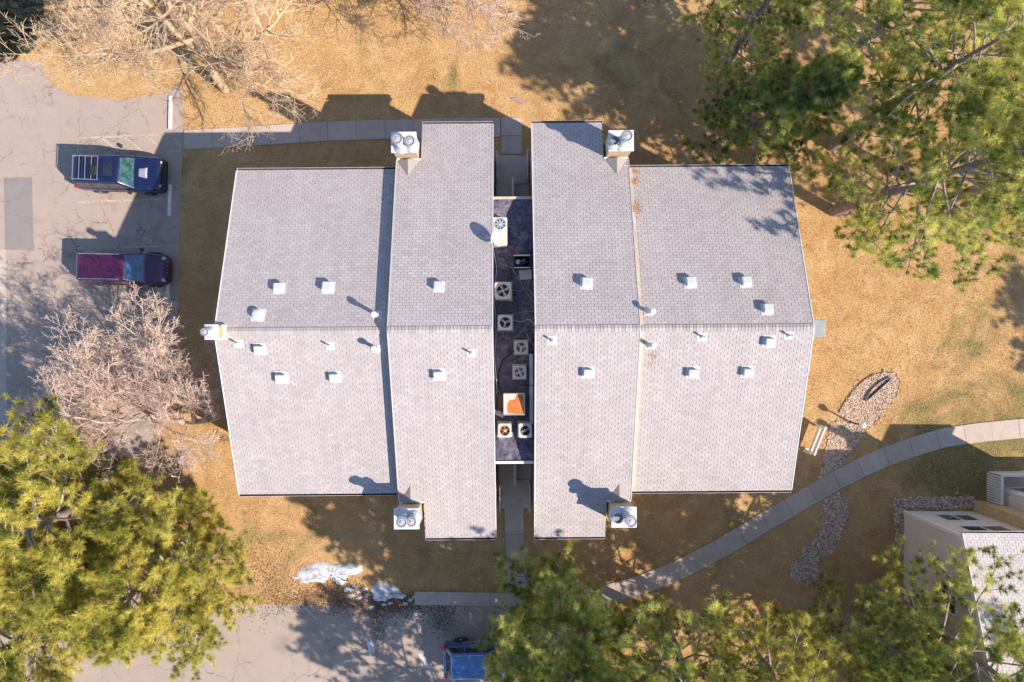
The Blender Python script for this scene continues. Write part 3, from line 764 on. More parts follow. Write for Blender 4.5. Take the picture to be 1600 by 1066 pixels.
def wall_window(root, u, v, z, w, h, axis):
    """dark window with frame on a wall; axis is the outward normal (x,y)"""
    nx, ny = axis; tx, ty = -ny, nx
    def P(s, q, t): return (u + tx * s + nx * t, v + ty * s + ny * t, z + q)
    f = MB()
    for (s0, s1, q0, q1) in ((-w / 2 - .06, w / 2 + .06, h, h + .07), (-w / 2 - .06, w / 2 + .06, -.07, 0), (-w / 2 - .06, -w / 2, 0, h), (w / 2, w / 2 + .06, 0, h), (-.02, .02, 0, h)):
        vs = [P(s, q, t) for t in (0.0, .05) for q in (q0, q1) for s in (s0, s1)]
        f.add(vs, [(0, 2, 3, 1), (4, 5, 7, 6), (0, 1, 5, 4), (2, 6, 7, 3), (0, 4, 6, 2), (1, 3, 7, 5)])
    fo = f.build('window', M['trim'], root)
    for s0, s1 in ((-w / 2, -.02), (.02, w / 2)):
        g = MB(); g.add([P(s0, 0, .015), P(s1, 0, .015), P(s1, h, .015), P(s0, h, .015)], [(0, 1, 2, 3)]); g.build('pane', M['window'], fo)
for u in (-11, -8.5, 7.5, 10.5):
    for z in (.9, 3.5):
        wall_window(B1, u, V0 + RW - .45, z, 1.5, 1.2, (0, 1)); wall_window(B1, u, V0 - RW + .45, z, 1.5, 1.2, (0, -1))
for v in (-4, 3.5):
    wall_window(B1, RWG[1] - .35, v, 1.0, 1.4, 1.2, (1, 0)); wall_window(B1, RWG[1] - .35, v, 3.6, 1.4, 1.2, (1, 0)); wall_window(B1, LW[0] + .35, v, 3.6, 1.4, 1.2, (-1, 0))

# ------------------------------------------------------------------ neighbouring building, lower right
B2 = empty('apartment_building', (0, 0, 0), R(-.3), 'cream walled neighbouring building with stone chimney and partly hidden roof', 'building')
b2u0, b2v = 21.75, -16.9
q = [300]
lay_slope(B2, b2u0, 25.7, b2v, 7.75, True, 7.75, q, light=True); lay_slope(B2, b2u0, 25.7, b2v, 7.75, False, 7.75, q, light=True)
gable_wall(B2, b2u0 + .12, 25.9, b2v, 7.75, 7.55, 7.55, 'siding2')
rake(B2, b2u0, b2v, 7.75, 7.75, 7.75, -1); gutter(B2, b2u0, 25.68, b2v + 7.75, 7.75 - 7.75 * PITCH - .01, True)
lay_slope(B2, 25.7, 30.2, b2v, 8.2, True, 9.3, [0], ('u0', 1.1, 7.3), light=True); lay_slope(B2, 25.7, 30.2, b2v, 8.2, False, 9.3, [0], light=True)
gable_wall(B2, 25.75, 30.1, b2v, 8.2, 7.25, 8.9, 'siding2'); gable_wall(B2, 26.83, 30.05, b2v, 8.198, 8.9, 8.85, 'siding2')
chimney(B2, 25.75, 26.78, b2v + 7.35, b2v + 8.15, 0, 6.3, [(26.0, b2v + 7.75, 1.5, .22, True), (26.5, b2v + 7.75, 1.0, .22, True)], 'stone')
wall_window(B2, 23.9, b2v + 7.55, 3.2, 2.2, 1.15, (0, 1)); wall_window(B2, 23.9, b2v + 7.55, .9, 1.8, 1.2, (0, 1))
wall_window(B2, b2u0 + .12, b2v + 4.0, 3.4, .9, 1.1, (-1, 0)); wall_window(B2, b2u0 + .12, b2v - 1.0, 3.4, 1.4, 1.2, (-1, 0))
# corner boards
mb = MB(); mb.box(b2u0 + .06, b2u0 + .22, b2v + 7.43, b2v + 7.60, 0, 4.9); mb.build('corner_board', M['trim'], B2)
# little projecting bay on the west wall
mb = MB(); mb.box(b2u0 - 1.2, b2u0 + .11, b2v - 3.0, b2v + .5, 0, 2.6); mb.build('bay_wall', M['siding2'], B2)
mb = MB(); mb.prism([(b2u0 - 1.4, b2v - 3.2), (b2u0 + .10, b2v - 3.2), (b2u0 + .10, b2v + .7), (b2u0 - 1.4, b2v + .7)], 2.6, 2.72); mb.build('bay_roof', M['trim'], B2)
# patio enclosure with slatted fence in front of the block
px0, px1, py0, py1 = 26.45, 30.1, b2v + 8.2, b2v + 9.75
mb = MB(); mb.box(px0, px1, py0, py1, 0, .09); mb.build('patio_slab', M['concrete'], B2)
mb = MB(); mb.box(px0 - .05, px1, py1 - .02, py1 + .09, 1.2, 1.27); mb.box(px0 - .05, px0 + .06, py0, py1 - .02, 1.2, 1.27); mb.build('patio_rail', M['trim'], B2)
for k in range(12):
    mb = MB(); mb.box(px0 - .02, px0 + .03, py0 + k * .13, py0 + .07 + k * .13, .1, 1.2); mb.build('slat', M['trim'], B2)
for k in range(27):
    mb = MB(); mb.box(px0 + .08 + k * .132, px0 + .15 + k * .132, py1 + .01, py1 + .06, .1, 1.2); mb.build('slat', M['trim'], B2)
wall_window(B2, 28.3, b2v + 8.9, .25, 1.8, 1.9, (0, 1))
ftp = [(21.85, -24.5), (40, -24.5), (40, -9.3), (21.85, -9.3)]
excl += [[(-12.9, -7), (13, -7), (13, 8), (-12.9, 8)], ftp]

# ------------------------------------------------------------------ rooftop equipment
def tofz(px, py, z): p = G(px, py, z); return p
def condenser(px, py, w, d, h, label, mat, blades, bladecol, fr=.36, rz=0.0, guard=8):
    p = G(px, py, ZF + h); r = empty('condenser', (p.x, p.y, ZF + .002), R(.43) + rz, label, 'air conditioner', 'rooftop condensers')
    w2, d2 = w / 2, d / 2
    mb = MB(); mb.box(-w2 - .05, w2 + .05, -d2 - .05, d2 + .05, 0, .06); mb.build('base_pad', M['concrete_dark'], r)
    # shell with louvres
    mb = MB(); mb.bevbox(-w2 + .02, w2 - .02, -d2 + .02, d2 - .02, .06, h - .09, .01, r=3, rc=.07); mb.build('coil_housing', M['dark'], r)
    for k in range(7):
        z = .10 + k * (h - .25) / 7; mb = MB(); mb.bevbox(-w2, w2, -d2, d2, z, z + .035, .006, r=3, rc=.08); mb.build('louvre', M[mat], r)
    # top lid: frame ring with round opening
    R_ = min(w2, d2) * 2 * fr; n = 32; vs = []; fs = []
    for k in range(n):
        a = 2 * math.pi * k / n; ca, sa = math.cos(a), math.sin(a)
        s_ = min(w2 / max(1e-6, abs(ca)), d2 / max(1e-6, abs(sa))); s_ = min(s_, math.hypot(w2, d2) * .93)
        vs += [(R_ * ca, R_ * sa, h - .02), (R_ * 1.08 * ca, R_ * 1.08 * sa, h), (s_ * .97 * ca, s_ * .97 * sa, h - .005), (s_ * ca, s_ * sa, h - .03), (s_ * ca, s_ * sa, h - .09), (R_ * ca, R_ * sa, h - .20)]
    for k in range(n):
        a, b = k * 6, ((k + 1) % n) * 6
        for q in ((0, 1), (1, 2), (2, 3), (3, 4)): fs.append((a + q[0], a + q[1], b + q[1], b + q[0]))
        fs.append((a + 5, a + 0, b + 0, b + 5))
    mb = MB(); mb.add(vs, fs); lid = mb.build('lid', M[mat], r)
    mb = MB(); mb.lathe([(R_ * .99, h - .21), (R_ * .99, h - .2), (.01, h - .2)], 24); mb.build('fan_well', M['dark'], lid)
    for k in range(blades):
        a = 2 * math.pi * k / blades + .4; T = Matrix.Rotation(a, 4, 'Z') @ Matrix.Translation((0, 0, h - .075)) @ Matrix.Rotation(R(16), 4, 'X')
        mb = MB(); wd = R_ * .33; mb.add([T @ Vector(v) for v in [(.05, -wd * .4, 0), (R_ * .9, -wd, 0), (R_ * .93, wd * .8, 0), (.05, wd * .5, 0), (.05, -wd * .4, .006), (R_ * .9, -wd, .006), (R_ * .93, wd * .8, .006), (.05, wd * .5, .006)]],
                           [(3, 2, 1, 0), (4, 5, 6, 7), (0, 1, 5, 4), (1, 2, 6, 5), (2, 3, 7, 6), (3, 0, 4, 7)]); mb.build('fan_blade', M[bladecol], lid)
    mb = MB(); mb.lathe([(.07, h - .14), (.07, h - .05), (.04, h - .035)], 14); mb.build('motor', M['galv'], lid)
    mb = MB()
    for k in range(guard):
        a = 2 * math.pi * k / guard; mb.tube([(.05 * math.cos(a), .05 * math.sin(a), h - .01), (R_ * 1.02 * math.cos(a), R_ * 1.02 * math.sin(a), h - .006)], .004, 4)
    for q in (.35, .6, .85): mb.tube([(R_ * q * math.cos(2 * math.pi * k / 20), R_ * q * math.sin(2 * math.pi * k / 20), h - .004) for k in range(21)], .004, 4)
    mb.build('fan_guard', M['black'] if bladecol != 'galv' else M['galv'], lid)
    return r
condenser(786, 454, .78, .80, .80, 'largest beige condenser with pale fan blades in a black fan well', 'ac', 4, 'ac2')
condenser(789.5, 504, .68, .70, .72, 'pale green grey condenser with a grey three bladed fan', 'ac2', 3, 'ac2', guard=12)
condenser(814.5, 543, .62, .64, .62, 'small square cream condenser with black fan opening against the wall duct', 'ac', 3, 'galv')
condenser(812, 582, .60, .64, .62, 'small cream condenser with grey fan beside the long white duct', 'ac', 4, 'galv', guard=14)
condenser(788.5, 673, .62, .66, .66, 'square beige condenser with five rusty fan blades on sunlit membrane', 'ac', 5, 'rust', guard=10)
condenser(820.5, 673, .62, .68, .66, 'square cream condenser in shade beside the rusty panned cooler', 'ac', 2, 'ac2', guard=14)
# long condenser with side fan panel under the satellite dish
p = G(781.5, 361.5, ZF + .75)
r = empty('condenser', (p.x, p.y, ZF + .002), R(.43), 'long oblong beige condenser with one fan beside the satellite dish', 'air conditioner', 'rooftop condensers')
mb = MB(); mb.bevbox(-.31, .31, -.65, .65, .04, .75, .02, r=2, rc=.03); hs = mb.build('housing', M['ac'], r)
mb = MB(); mb.lathe([(.27, .751), (.27, .765), (.25, .77), (.24, .755)], 24, (0, .33, 0)); mb.build('fan_ring', M['galv'], hs)
mb = MB(); mb.lathe([(.235, .752), (.235, .756), (.01, .756)], 24, (0, .33, 0)); mb.build('fan_well', M['dark'], hs)
for k in range(8):
    a = k * math.pi / 4; T = Matrix.Translation((0, .33, .766)) @ Matrix.Rotation(a, 4, 'Z'); mb = MB(); mb.box(.07, .225, -.028, .05, -.005, .004, 0, T); mb.build('fan_blade', M['galv'], hs)
mb = MB(); mb.lathe([(.08, .757), (.08, .78), (.03, .79)], 14, (0, .33, 0)); mb.build('fan_hub', M['galv'], hs)
for k in range(9):
    mb = MB(); mb.box(.311, .325, -.58, .58, .12 + k * .065, .15 + k * .065); mb.build('louvre', M['ac'], hs)
# opened condenser
p = G(815.5, 408.5, ZF + .55)
r = empty('opened_condenser', (p.x, p.y, ZF + .002), R(.43), 'black gutted condenser with its lid off and pale rim', 'air conditioner')
mb = MB()
for b_ in ((-.36, .36, -.30, -.27), (-.36, .36, .27, .30), (-.36, -.33, -.27, .27), (.33, .36, -.27, .27)): mb.box(*b_, .02, .5)
mb.build('casing', M['black'], r)
mb = MB(); mb.box(-.37, .37, .25, .31, .50, .54); mb.build('front_rim', M['white_metal'], r); mb = MB(); mb.box(-.37, .37, -.31, -.26, .50, .54); mb.build('rear_rim', M['ac'], r)
mb = MB(); mb.box(-.33, .33, -.27, .27, .02, .06); mb.build('floor_pan', M['dark'], r)
mb = MB(); mb.lathe([(.12, .06), (.12, .34), (.07, .40), (.02, .41)], 14, (.12, -.06, 0)); mb.build('compressor', M['black'], r)
mb = MB(); mb.box(-.28, -.1, -.1, .1, .06, .34); mb.build('control_box', M['galv'], r)
mb = MB()
for k in range(3): mb.tube([(-.2 + .12 * k, -.2, .2), (-.1 + .1 * k, .0, .42), (.1, .15 - .05 * k, .36), (.28, -.1 + .1 * k, .2)], .014, 5)
mb.build('copper_pipe', M['galv'], r)
# panel lying beside it
p = G(821, 429, ZF + .08)
mb = MB(); mb.bevbox(-.29, .29, -.23, .23, .0, .07, .01, r=2, rc=.02); o = mb.build('cover_panel', M['ac'], None, (p.x, p.y, ZF + .002)); o.rotation_euler.z = .05
tag(o, 'beige metal cover panel lying flat beside the gutted condenser', 'panel')
# evaporative cooler with rusty pan
p = G(803.5, 632, ZF + .9)
r = empty('evaporative_cooler', (p.x, p.y, ZF + .002), R(.43), 'boxy cream rooftop cooler with an orange rust stained top pan', 'cooler')
mb = MB(); mb.bevbox(-.48, .48, -.48, .48, .12, .86, .015, r=2, rc=.02); hs = mb.build('cabinet', M['ac'], r)
for sx in (-1, 1):
    for sy in (-1, 1):
        mb = MB(); mb.box(sx * .42 - .03, sx * .42 + .03, sy * .42 - .03, sy * .42 + .03, 0, .12); mb.build('leg', M['galv'], r)
mb = MB()
for b_ in ((-.49, .49, .46, .49), (-.49, .49, -.49, -.46), (-.49, -.46, -.46, .46), (.46, .49, -.46, .46)): mb.box(*b_, .86, .90)
mb.build('pan_rim', M['ac'], hs)
mb = MB(); mb.prism([(-.28, -.40), (.40, -.44), (.45, -.2), (.44, .30), (.38, .44), (.10, .44), (.05, .22), (-.18, .20), (-.30, .05), (-.33, -.2)], .861, .866); mb.build('rust_stain', M['rust'], hs)
mb = MB(); mb.box(-.74, -.50, -.42, .44, .05, .42); mb.build('dark_side', M['rust_dark'], r)  # dark box drawn in place of the cooler's dark left side
# white duct along the wall
a = U(830.5, 553, ZF + .3); b = U(832.5, 662, ZF + .3)
r = empty('wall_duct', (a.x * 0 + .0, 0, 0), R(.43), 'long narrow white metal duct along the breezeway block wall', 'duct')
mb = MB(); mb.box(.80, .965, b.y, a.y, ZF + .002, ZF + .3); mb.build('duct_body', M['white_metal'], r)
for k in range(5):
    y = b.y + (a.y - b.y) * (k + .5) / 5; mb = MB(); mb.box(.79, .97, y - .03, y + .03, ZF + .3, ZF + .312); mb.build('duct_band', M['galv'], r)
# cables
def cable(pts, label, rad=.016, m='cable'):
    P_ = [G(px, py, ZF + dz) for px, py, dz in pts]
    # smooth
    q = []
    for i in range(len(P_) - 1):
        p0 = P_[max(0, i - 1)]; p1 = P_[i]; p2 = P_[i + 1]; p3 = P_[min(len(P_) - 1, i + 2)]
        for k in range(6):
            t = k / 6; q.append(.5 * ((2 * p1) + (p2 - p0) * t + (2 * p0 - 5 * p1 + 4 * p2 - p3) * t * t + (3 * p1 - p0 - 3 * p2 + p3) * t ** 3))
    q.append(P_[-1]); mb = MB(); mb.tube(q, rad, 6); tag(mb.build('cable', M[m], smooth=True), label, 'cable', 'rooftop cables')
cable([(784, 413, .05), (798, 418, .03), (806, 428, .03), (813, 440, .03), (824, 458, .04), (834, 473, .3)], 'pale cable running from the dish side to the far wall', .02)
cable([(777, 468, .2), (777, 480, .03), (788, 489, .03), (800, 491, .03), (818, 487, .03), (834, 487, .25)], 'cable looping between the two larger condensers')
cable([(785, 516, .2), (788, 527, .03), (797, 529, .03), (810, 524, .03), (822, 508, .03), (834, 496, .25)], 'cable sagging from the green grey condenser to the wall')
cable([(806, 592, .2), (808, 599, .03), (816, 602, .03), (826, 602, .32), (835, 603, .35)], 'black cable crossing the white duct', .014, 'black')
cable([(776, 650, .1), (785, 656, .03), (806, 658, .03), (824, 658, .05), (834, 652, .35)], 'black cable running behind the paired square condensers', .014, 'black')
cable([(772, 395, .1), (776, 420, .03), (774, 440, .03), (773, 470, .03), (775, 520, .03), (773, 560, .03), (776, 600, .03), (772, 650, .1)], 'grey conduit wandering along the wall under the long roof edge', .024, 'galv')
cable([(799, 452, .3), (812, 455, .03), (822, 450, .03), (834, 462, .3)], 'short pale line set from the largest condenser to the wall', .022)
cable([(801, 500, .3), (815, 503, .03), (826, 499, .03), (835, 508, .3)], 'short pale line set beside the green grey condenser', .022, 'ac2')
cable([(804, 548, .25), (794, 556, .03), (784, 566, .03), (778, 590, .03), (782, 610, .05)], 'dark hose curling past the small square condenser', .02, 'black')
cable([(796, 385, .3), (806, 392, .03), (810, 400, .2)], 'rusty pipe stub between the long condenser and the gutted one', .03, 'rust')
cable([(779, 400, .03), (790, 405, .03), (799, 428, .03), (797, 440, .1)], 'dark cable loop near the dish side of the largest condenser', .018, 'black')
cable([(822, 520, .03), (828, 532, .05), (834, 540, .3)], 'thin white cable end beside the small square condenser', .016, 'white_metal')
# satellite dish on the roof edge
u, v = -.97, on_roof(766, 371, .4)[1]
w = Matrix.Rotation(R(.43), 4, 'Z') @ Vector((u, v, roof_z(u, v)))
r = empty('satellite_dish', (w.x, w.y, w.z + .012), R(.43), 'white oval satellite dish on a mast at the roof edge', 'satellite dish')
mb = MB(); mb.tube([(-.08, 0, 0), (-.08, 0, .3), (.14, 0, .40)], .025, 8); mb.box(-.18, .02, -.1, .1, 0, .012); mb.build('mast', M['galv'], r)
mb = MB(); T = Matrix.Translation((.16, 0, .42)) @ Matrix.Rotation(R(58), 4, Vector((.35, 1, 0)).normalized())
rows = []
for i in range(6):
    q = i / 5; rows.append([T @ Vector((.27 * q * math.cos(2 * math.pi * k / 24), .33 * q * math.sin(2 * math.pi * k / 24), .10 * q * q)) for k in range(24)])
vs = [p_ for r_ in rows for p_ in r_]; fs = [(i * 24 + k, i * 24 + (k + 1) % 24, (i + 1) * 24 + (k + 1) % 24, (i + 1) * 24 + k) for i in range(5) for k in range(24)]
back = [Vector(p_) - (T.to_3x3() @ Vector((0, 0, .012))) for p_ in vs]; nb = len(vs)
mb.add(vs + back, fs + [tuple(nb + i for i in reversed(f)) for f in fs] + [(120 + k, nb + 120 + k, nb + 120 + (k + 1) % 24, 120 + (k + 1) % 24) for k in range(24)])
mb.build('reflector', M['white_metal'], r, smooth=True)
mb = MB(); tip = T @ Vector((-.05, -.3, .42)); mb.tube([T @ Vector((0, -.33, .08)), tip], .014, 6); mb.build('feed_arm', M['galv'], r)
mb = MB(); mb.box(-.05, .05, -.04, .04, -.04, .05, 0, Matrix.Translation(tip)); mb.build('feed_horn', M['ac2'], r)
# wall mounted cooler on the right gable
p = U(1281.5, 513, 6.6)
r = empty('wall_cooler', (Matrix.Rotation(R(.43), 4, 'Z') @ Vector((p.x, p.y, 5.7))), R(.43), 'grey green metal cooler box hung on the gable wall', 'cooler')
mb = MB(); mb.bevbox(-1.0, .26, -.40, .40, 0, .9, .03, r=2, rc=.03); hs = mb.build('cabinet', simple('aged_green_grey', (.25, .285, .27), .6, var=.2, scale=3), r)
for k in range(6):
    mb = MB(); mb.box(.26, .275, -.34, .34, .1 + k * .12, .16 + k * .12); mb.build('louvre', M['galv'], hs)
mb = MB()
for s in (-1, 1): mb.tube([(-1.2, s * .35, -.5), (.15, s * .35, -.02)], .025, 6)
mb.build('bracket', M['galv'], r)
mb = MB(); mb.tube([(.1, -.42, .3), (.12, -.6, .1), (0, -.75, -.2), (-.4, -.6, -.9)], .016, 5); mb.build('supply_hose', M['cable'], r)

# ------------------------------------------------------------------ lamp, sign
p = G(1348, 664.5, 1.36)
r = empty('path_lamp', (p.x, p.y, 0), 0, 'short post lamp with white globe beside the leaf shaped gravel', 'lamp')
mb = MB(); mb.lathe([(.10, 0), (.10, .05), (.045, .08), (.04, 1.12), (.09, 1.16), (.10, 1.2)], 14); mb.build('post', M['rust_dark'], r, auto=40)
mb = MB(); mb.lathe([(.10, 1.18)] + [(.17 * math.sin(math.pi * k / 12), 1.36 - .17 * math.cos(math.pi * k / 12)) for k in range(2, 13)], 24); mb.build('globe', M['globe'], r, smooth=True)
a = G(1291, 667, 1.15); b = G(1273, 712, 1.15); c = (a + b) / 2; L = (b - a).length
r = empty('wooden_sign', (c.x, c.y, 0), math.atan2(b.y - a.y, b.x - a.x), 'white two board wooden sign standing on posts by the walk', 'sign')
for s in (-1, 1):
    mb = MB(); mb.bevbox(s * (L / 2 - .09) - .06, s * (L / 2 - .09) + .06, -.07, .07, 0, 1.18 if s < 0 else 1.1, .02, r=2, rc=.02); mb.build('post', M['trim'], r)
for z0, z1_ in ((.82, 1.12), (.35, .62)):
    mb = MB(); mb.bevbox(-L / 2, L / 2, -.04, .04, z0, z1_, .012, r=1, rc=.01); mb.build('board', M['trim'], r)
mb = MB(); mb.bevbox(L / 2 - .24, L / 2 + .06, -.15, .15, 0, .14, .02, r=2, rc=.03); mb.build('footing', M['kerb'], r)

# ------------------------------------------------------------------ cars
def car(loc, rz, paint_m, spec, label):
    r = empty('parked_car', loc, rz, label, 'car')
    Lh, W2 = spec['L'] / 2, spec['W'] / 2
    # body loft: x, half width factor, z low, z belt (top)
    st = spec['st']; xs = [s[0] for s in st]
    def cr(t, k):
        i = min(len(st) - 2, max(0, int(t))); f = t - i
        p0, p1, p2, p3 = st[max(0, i - 1)][k], st[i][k], st[i + 1][k], st[min(len(st) - 1, i + 2)][k]
        v = .5 * ((2 * p1) + (p2 - p0) * f + (2 * p0 - 5 * p1 + 4 * p2 - p3) * f * f + (3 * p1 - p0 - 3 * p2 + p3) * f ** 3)
        return min(max(v, min(p1, p2) - .01), max(p1, p2) + .01)
    mb = MB(); rings = []; NS = 3 * (len(st) - 1)
    for i in range(NS + 1):
        t = i / 3; x, hw, zl, zh = cr(t, 0) * Lh, cr(t, 1) * W2, cr(t, 2), cr(t, 3); zm = zl + (zh - zl) * .55
        half = [(hw * .86, zl), (hw * .97, zl + .07), (hw, zl + (zm - zl) * .6), (hw, zm), (hw * .985, zm + (zh - zm) * .5), (hw * .95, zh - .05), (hw * .90, zh - .012), (hw * .72, zh + .008), (hw * .35, zh + .022), (0, zh + .026)]
        rings.append([(x, -y, z) for y, z in half] + [(x, y, z) for y, z in reversed(half[:-1])])
    n = len(rings[0]); vs = sum(rings, [])
    fs = [(i * n + k, i * n + (k + 1) % n, (i + 1) * n + (k + 1) % n, (i + 1) * n + k) for i in range(NS) for k in range(n)]
    fs = [tuple(reversed(f)) for f in fs] + [tuple(range(n)), tuple(reversed(range(NS * n, (NS + 1) * n)))]
    mb.add(vs, fs); body = mb.build('body', M[paint_m], r, auto=50)
    # cabin
    c = spec['cab']; zb, zt_ = c['zb'] - .03, c['zt']
    def ring(x0, x1, hw, z, rc):
        pts = []
        for cx, cy, a0 in ((x1 - rc, hw - rc, 0), (x0 + rc, hw - rc, 90), (x0 + rc, -hw + rc, 180), (x1 - rc, -hw + rc, 270)):
            for k in range(5): a = R(a0 + 22.5 * k); pts.append((cx + rc * math.cos(a), cy + rc * math.sin(a), z))
        return pts
    hb, ht = c['hb'] * W2, c['ht'] * W2
    r0 = ring(c['x0'], c['x1'], hb, zb, .10); r1 = ring(c['t0'], c['t1'], ht, zt_ - .05, .12); r2 = ring(c['t0'] + .05, c['t1'] - .05, ht - .05, zt_ - .012, .12); r3 = ring(c['t0'] + .25, c['t1'] - .25, ht - .25, zt_ + .012, .15)
    n = 20; vs = r0 + r1 + r2 + r3; fs = [(i * n + k, i * n + (k + 1) % n, (i + 1) * n + (k + 1) % n, (i + 1) * n + k) for i in range(3) for k in range(n)] + [tuple(range(60, 80))]
    mb = MB(); mb.add(vs, fs); cab = mb.build('cabin', M[paint_m], r, auto=40)
    ztp = zt_ - .05
    def panel(A, B, C, D, s0, s1, t0, t1, off=.008, m='glass', name='window', par=cab):
        """A,B bottom, D,C top"""
        A, B, C, D = map(Vector, (A, B, C, D))
        def P(s, t): return A.lerp(B, s).lerp(D.lerp(C, s), t)
        nrm = (B - A).cross(D - A).normalized(); p = [P(s0, t0), P(s1, t0), P(s1, t1), P(s0, t1)]
        mb = MB(); q = [x + nrm * off for x in p]; b = [x - nrm * .02 for x in p]; mb.add(q + b, [(0, 1, 2, 3), (0, 4, 5, 1), (1, 5, 6, 2), (2, 6, 7, 3), (3, 7, 4, 0)])
        return mb.build(name, M[m], par)
    x0, x1, t0, t1 = c['x0'], c['x1'], c['t0'], c['t1']
    panel((x1, -hb, zb), (x1, hb, zb), (t1, ht, ztp), (t1, -ht, ztp), .07, .93, .14, .96, m=spec.get('ws', 'glass'), name='windscreen')
    panel((x0, hb, zb), (x0, -hb, zb), (t0, -ht, ztp), (t0, ht, ztp), .1, .9, .25, .93, name='rear_window')
    for sgn in (1, -1):
        A, B, C, D = ((x1, hb, zb), (x0, hb, zb), (t0, ht, ztp), (t1, ht, ztp)) if sgn > 0 else ((x0, -hb, zb), (x1, -hb, zb), (t1, -ht, ztp), (t0, -ht, ztp))
        for a, b in ((.06, .34), (.37, .64), (.67, .94)):
            if sgn < 0: a, b = 1 - b, 1 - a
            panel(A, B, C, D, a, b, .22, .9)
        # mirror
        mb = MB(); xm = x1 - .25; mb.bevbox(xm - .06, xm + .09, sgn * (W2 + .10) - .10, sgn * (W2 + .10) + .10, c['zb'] + .0, c['zb'] + .19, .03, r=2, rc=.04); mb.build('mirror', M['black'] if spec.get('dark_trim') else M[paint_m], r)
        # wheels
        for wx in spec['wheels']:
            T = Matrix.Translation((wx, sgn * (W2 - .10), .36)) @ Matrix.Rotation(R(90), 4, 'X')
            mb = MB(); mb.lathe([(.24, -.12), (.33, -.125), (.365, -.09), (.37, 0), (.365, .09), (.33, .125), (.24, .12)], 24, (0, 0, 0), 0, T); w_ = mb.build('wheel', M['black'], r, smooth=True)
            mb = MB(); mb.lathe([(.23, -.11), (.235, .126 * 1), (.19, .10), (.06, .128), (.01, .13)] if sgn < 0 else [(.01, -.13), (.06, -.128), (.19, -.10), (.235, -.126), (.23, .11)], 16, (0, 0, 0), 0, T); mb.build('rim', M['chrome'], w_)
            mb = MB(); T2 = Matrix.Translation((wx, sgn * (W2 - .075), .38)) @ Matrix.Rotation(R(90), 4, 'X'); mb.lathe([(.41, -.045), (.42, 0), (.41, .045), (.36, .045), (.36, -.045)], 20, (0, 0, 0), 0, T2); mb.build('wheel_arch', M['black'], r)
        # lights
        mb = MB(); y0, y1 = sorted((sgn * W2 * .54, sgn * W2 * .74)); mb.bevbox(Lh * spec.get('hl', .86), Lh * spec.get('hl', .86) + .2, y0, y1, spec['zh'] - .30, spec['zh'] - .11, .05, r=3, rc=.07); mb.build('headlight', M['clear_lens'], r)
        mb = MB(); y0, y1 = sorted((sgn * W2 * .72, sgn * W2 * .955)); mb.bevbox(-Lh * .985, -Lh * .90, y0, y1, .75, 1.12, .03, r=2, rc=.04); mb.build('tail_light', M['red_lens'], r)
        mb = MB(); y = sgn * W2; mb.box(-Lh * .62, Lh * .55, y - .012 if sgn > 0 else y - .015, y + .015 if sgn > 0 else y + .012, .62, .70); mb.build('side_moulding', M['black'] if spec.get('dark_trim') else M['chrome'], r)
    mb = MB(); mb.bevbox(Lh * .5, Lh * 1.0, -W2 * .95, W2 * .95, .34, .60, .05, r=8, rc=spec.get('nose', .5)); mb.build('front_bumper', M['black'] if spec.get('dark_trim') else M[paint_m], r)
    mb = MB(); mb.bevbox(-Lh * 1.0, -Lh * .80, -W2 * .95, W2 * .95, .38, .64, .05, r=5, rc=.16); mb.build('rear_bumper', M['black'] if spec.get('dark_trim') else M[paint_m], r)
    mb = MB(); mb.box(Lh * .955, Lh * .975, -W2 * .52, W2 * .52, spec['zh'] - .30, spec['zh'] - .06); g = mb.build('grille', M['black'], r)
    for k in range(5):
        mb = MB(); y = -W2 * .42 + k * W2 * .21; mb.box(Lh * .975, Lh * .985, y - .02, y + .02, spec['zh'] - .29, spec['zh'] - .07); mb.build('grille_bar', M['chrome'], g)
    mb = MB()
    for s in (-1, 1): mb.tube([(x1 + .03, s * .12 + .1, c['zb'] + .02), (x1 - .28, s * .30 + .22, c['zb'] + .23)], .009, 4)
    mb.build('wiper', M['black'], r)
    hw = W2 * .80; hz = lambda x: spec['zh'] + .03
    def topz(x):
        for i in range(len(st) - 1):
            if st[i][0] * Lh <= x <= st[i + 1][0] * Lh:
                f = (x - st[i][0] * Lh) / (st[i + 1][0] * Lh - st[i][0] * Lh); return st[i][3] + (st[i + 1][3] - st[i][3]) * f + .012
        return spec['zh']
    xe = Lh * .9
    mb = MB()
    for s_ in (-1, 1): mb.tube([(x, s_ * hw * (1 - .12 * max(0, (x - x1) / (xe - x1)) ** 2), topz(x) - .004) for x in [x1 + .06 + (xe - x1 - .06) * k / 6 for k in range(7)]], .011, 4)
    mb.tube([(xe, -hw * .88, topz(xe) - .004), (xe + .03, 0, topz(xe) + .012), (xe, hw * .88, topz(xe) - .004)], .011, 4)
    mb.build('hood_seam', M['black'], r)
    for s_ in (-1, 1):
        for dx in (.85, -.15, -1.15):
            mb = MB(); y = s_ * W2; mb.box(dx - .008, dx + .008, min(y - s_ * .01, y + s_ * .006), max(y - s_ * .01, y + s_ * .006), .45, c['zb'] - .08); mb.build('door_seam', M['black'], r)
    mb = MB(); mb.box(-Lh * 1.008, -Lh * 1.0, -.16, .16, .46, .60); mb.build('number_plate', M['clear_lens'], r)
    return r, cab
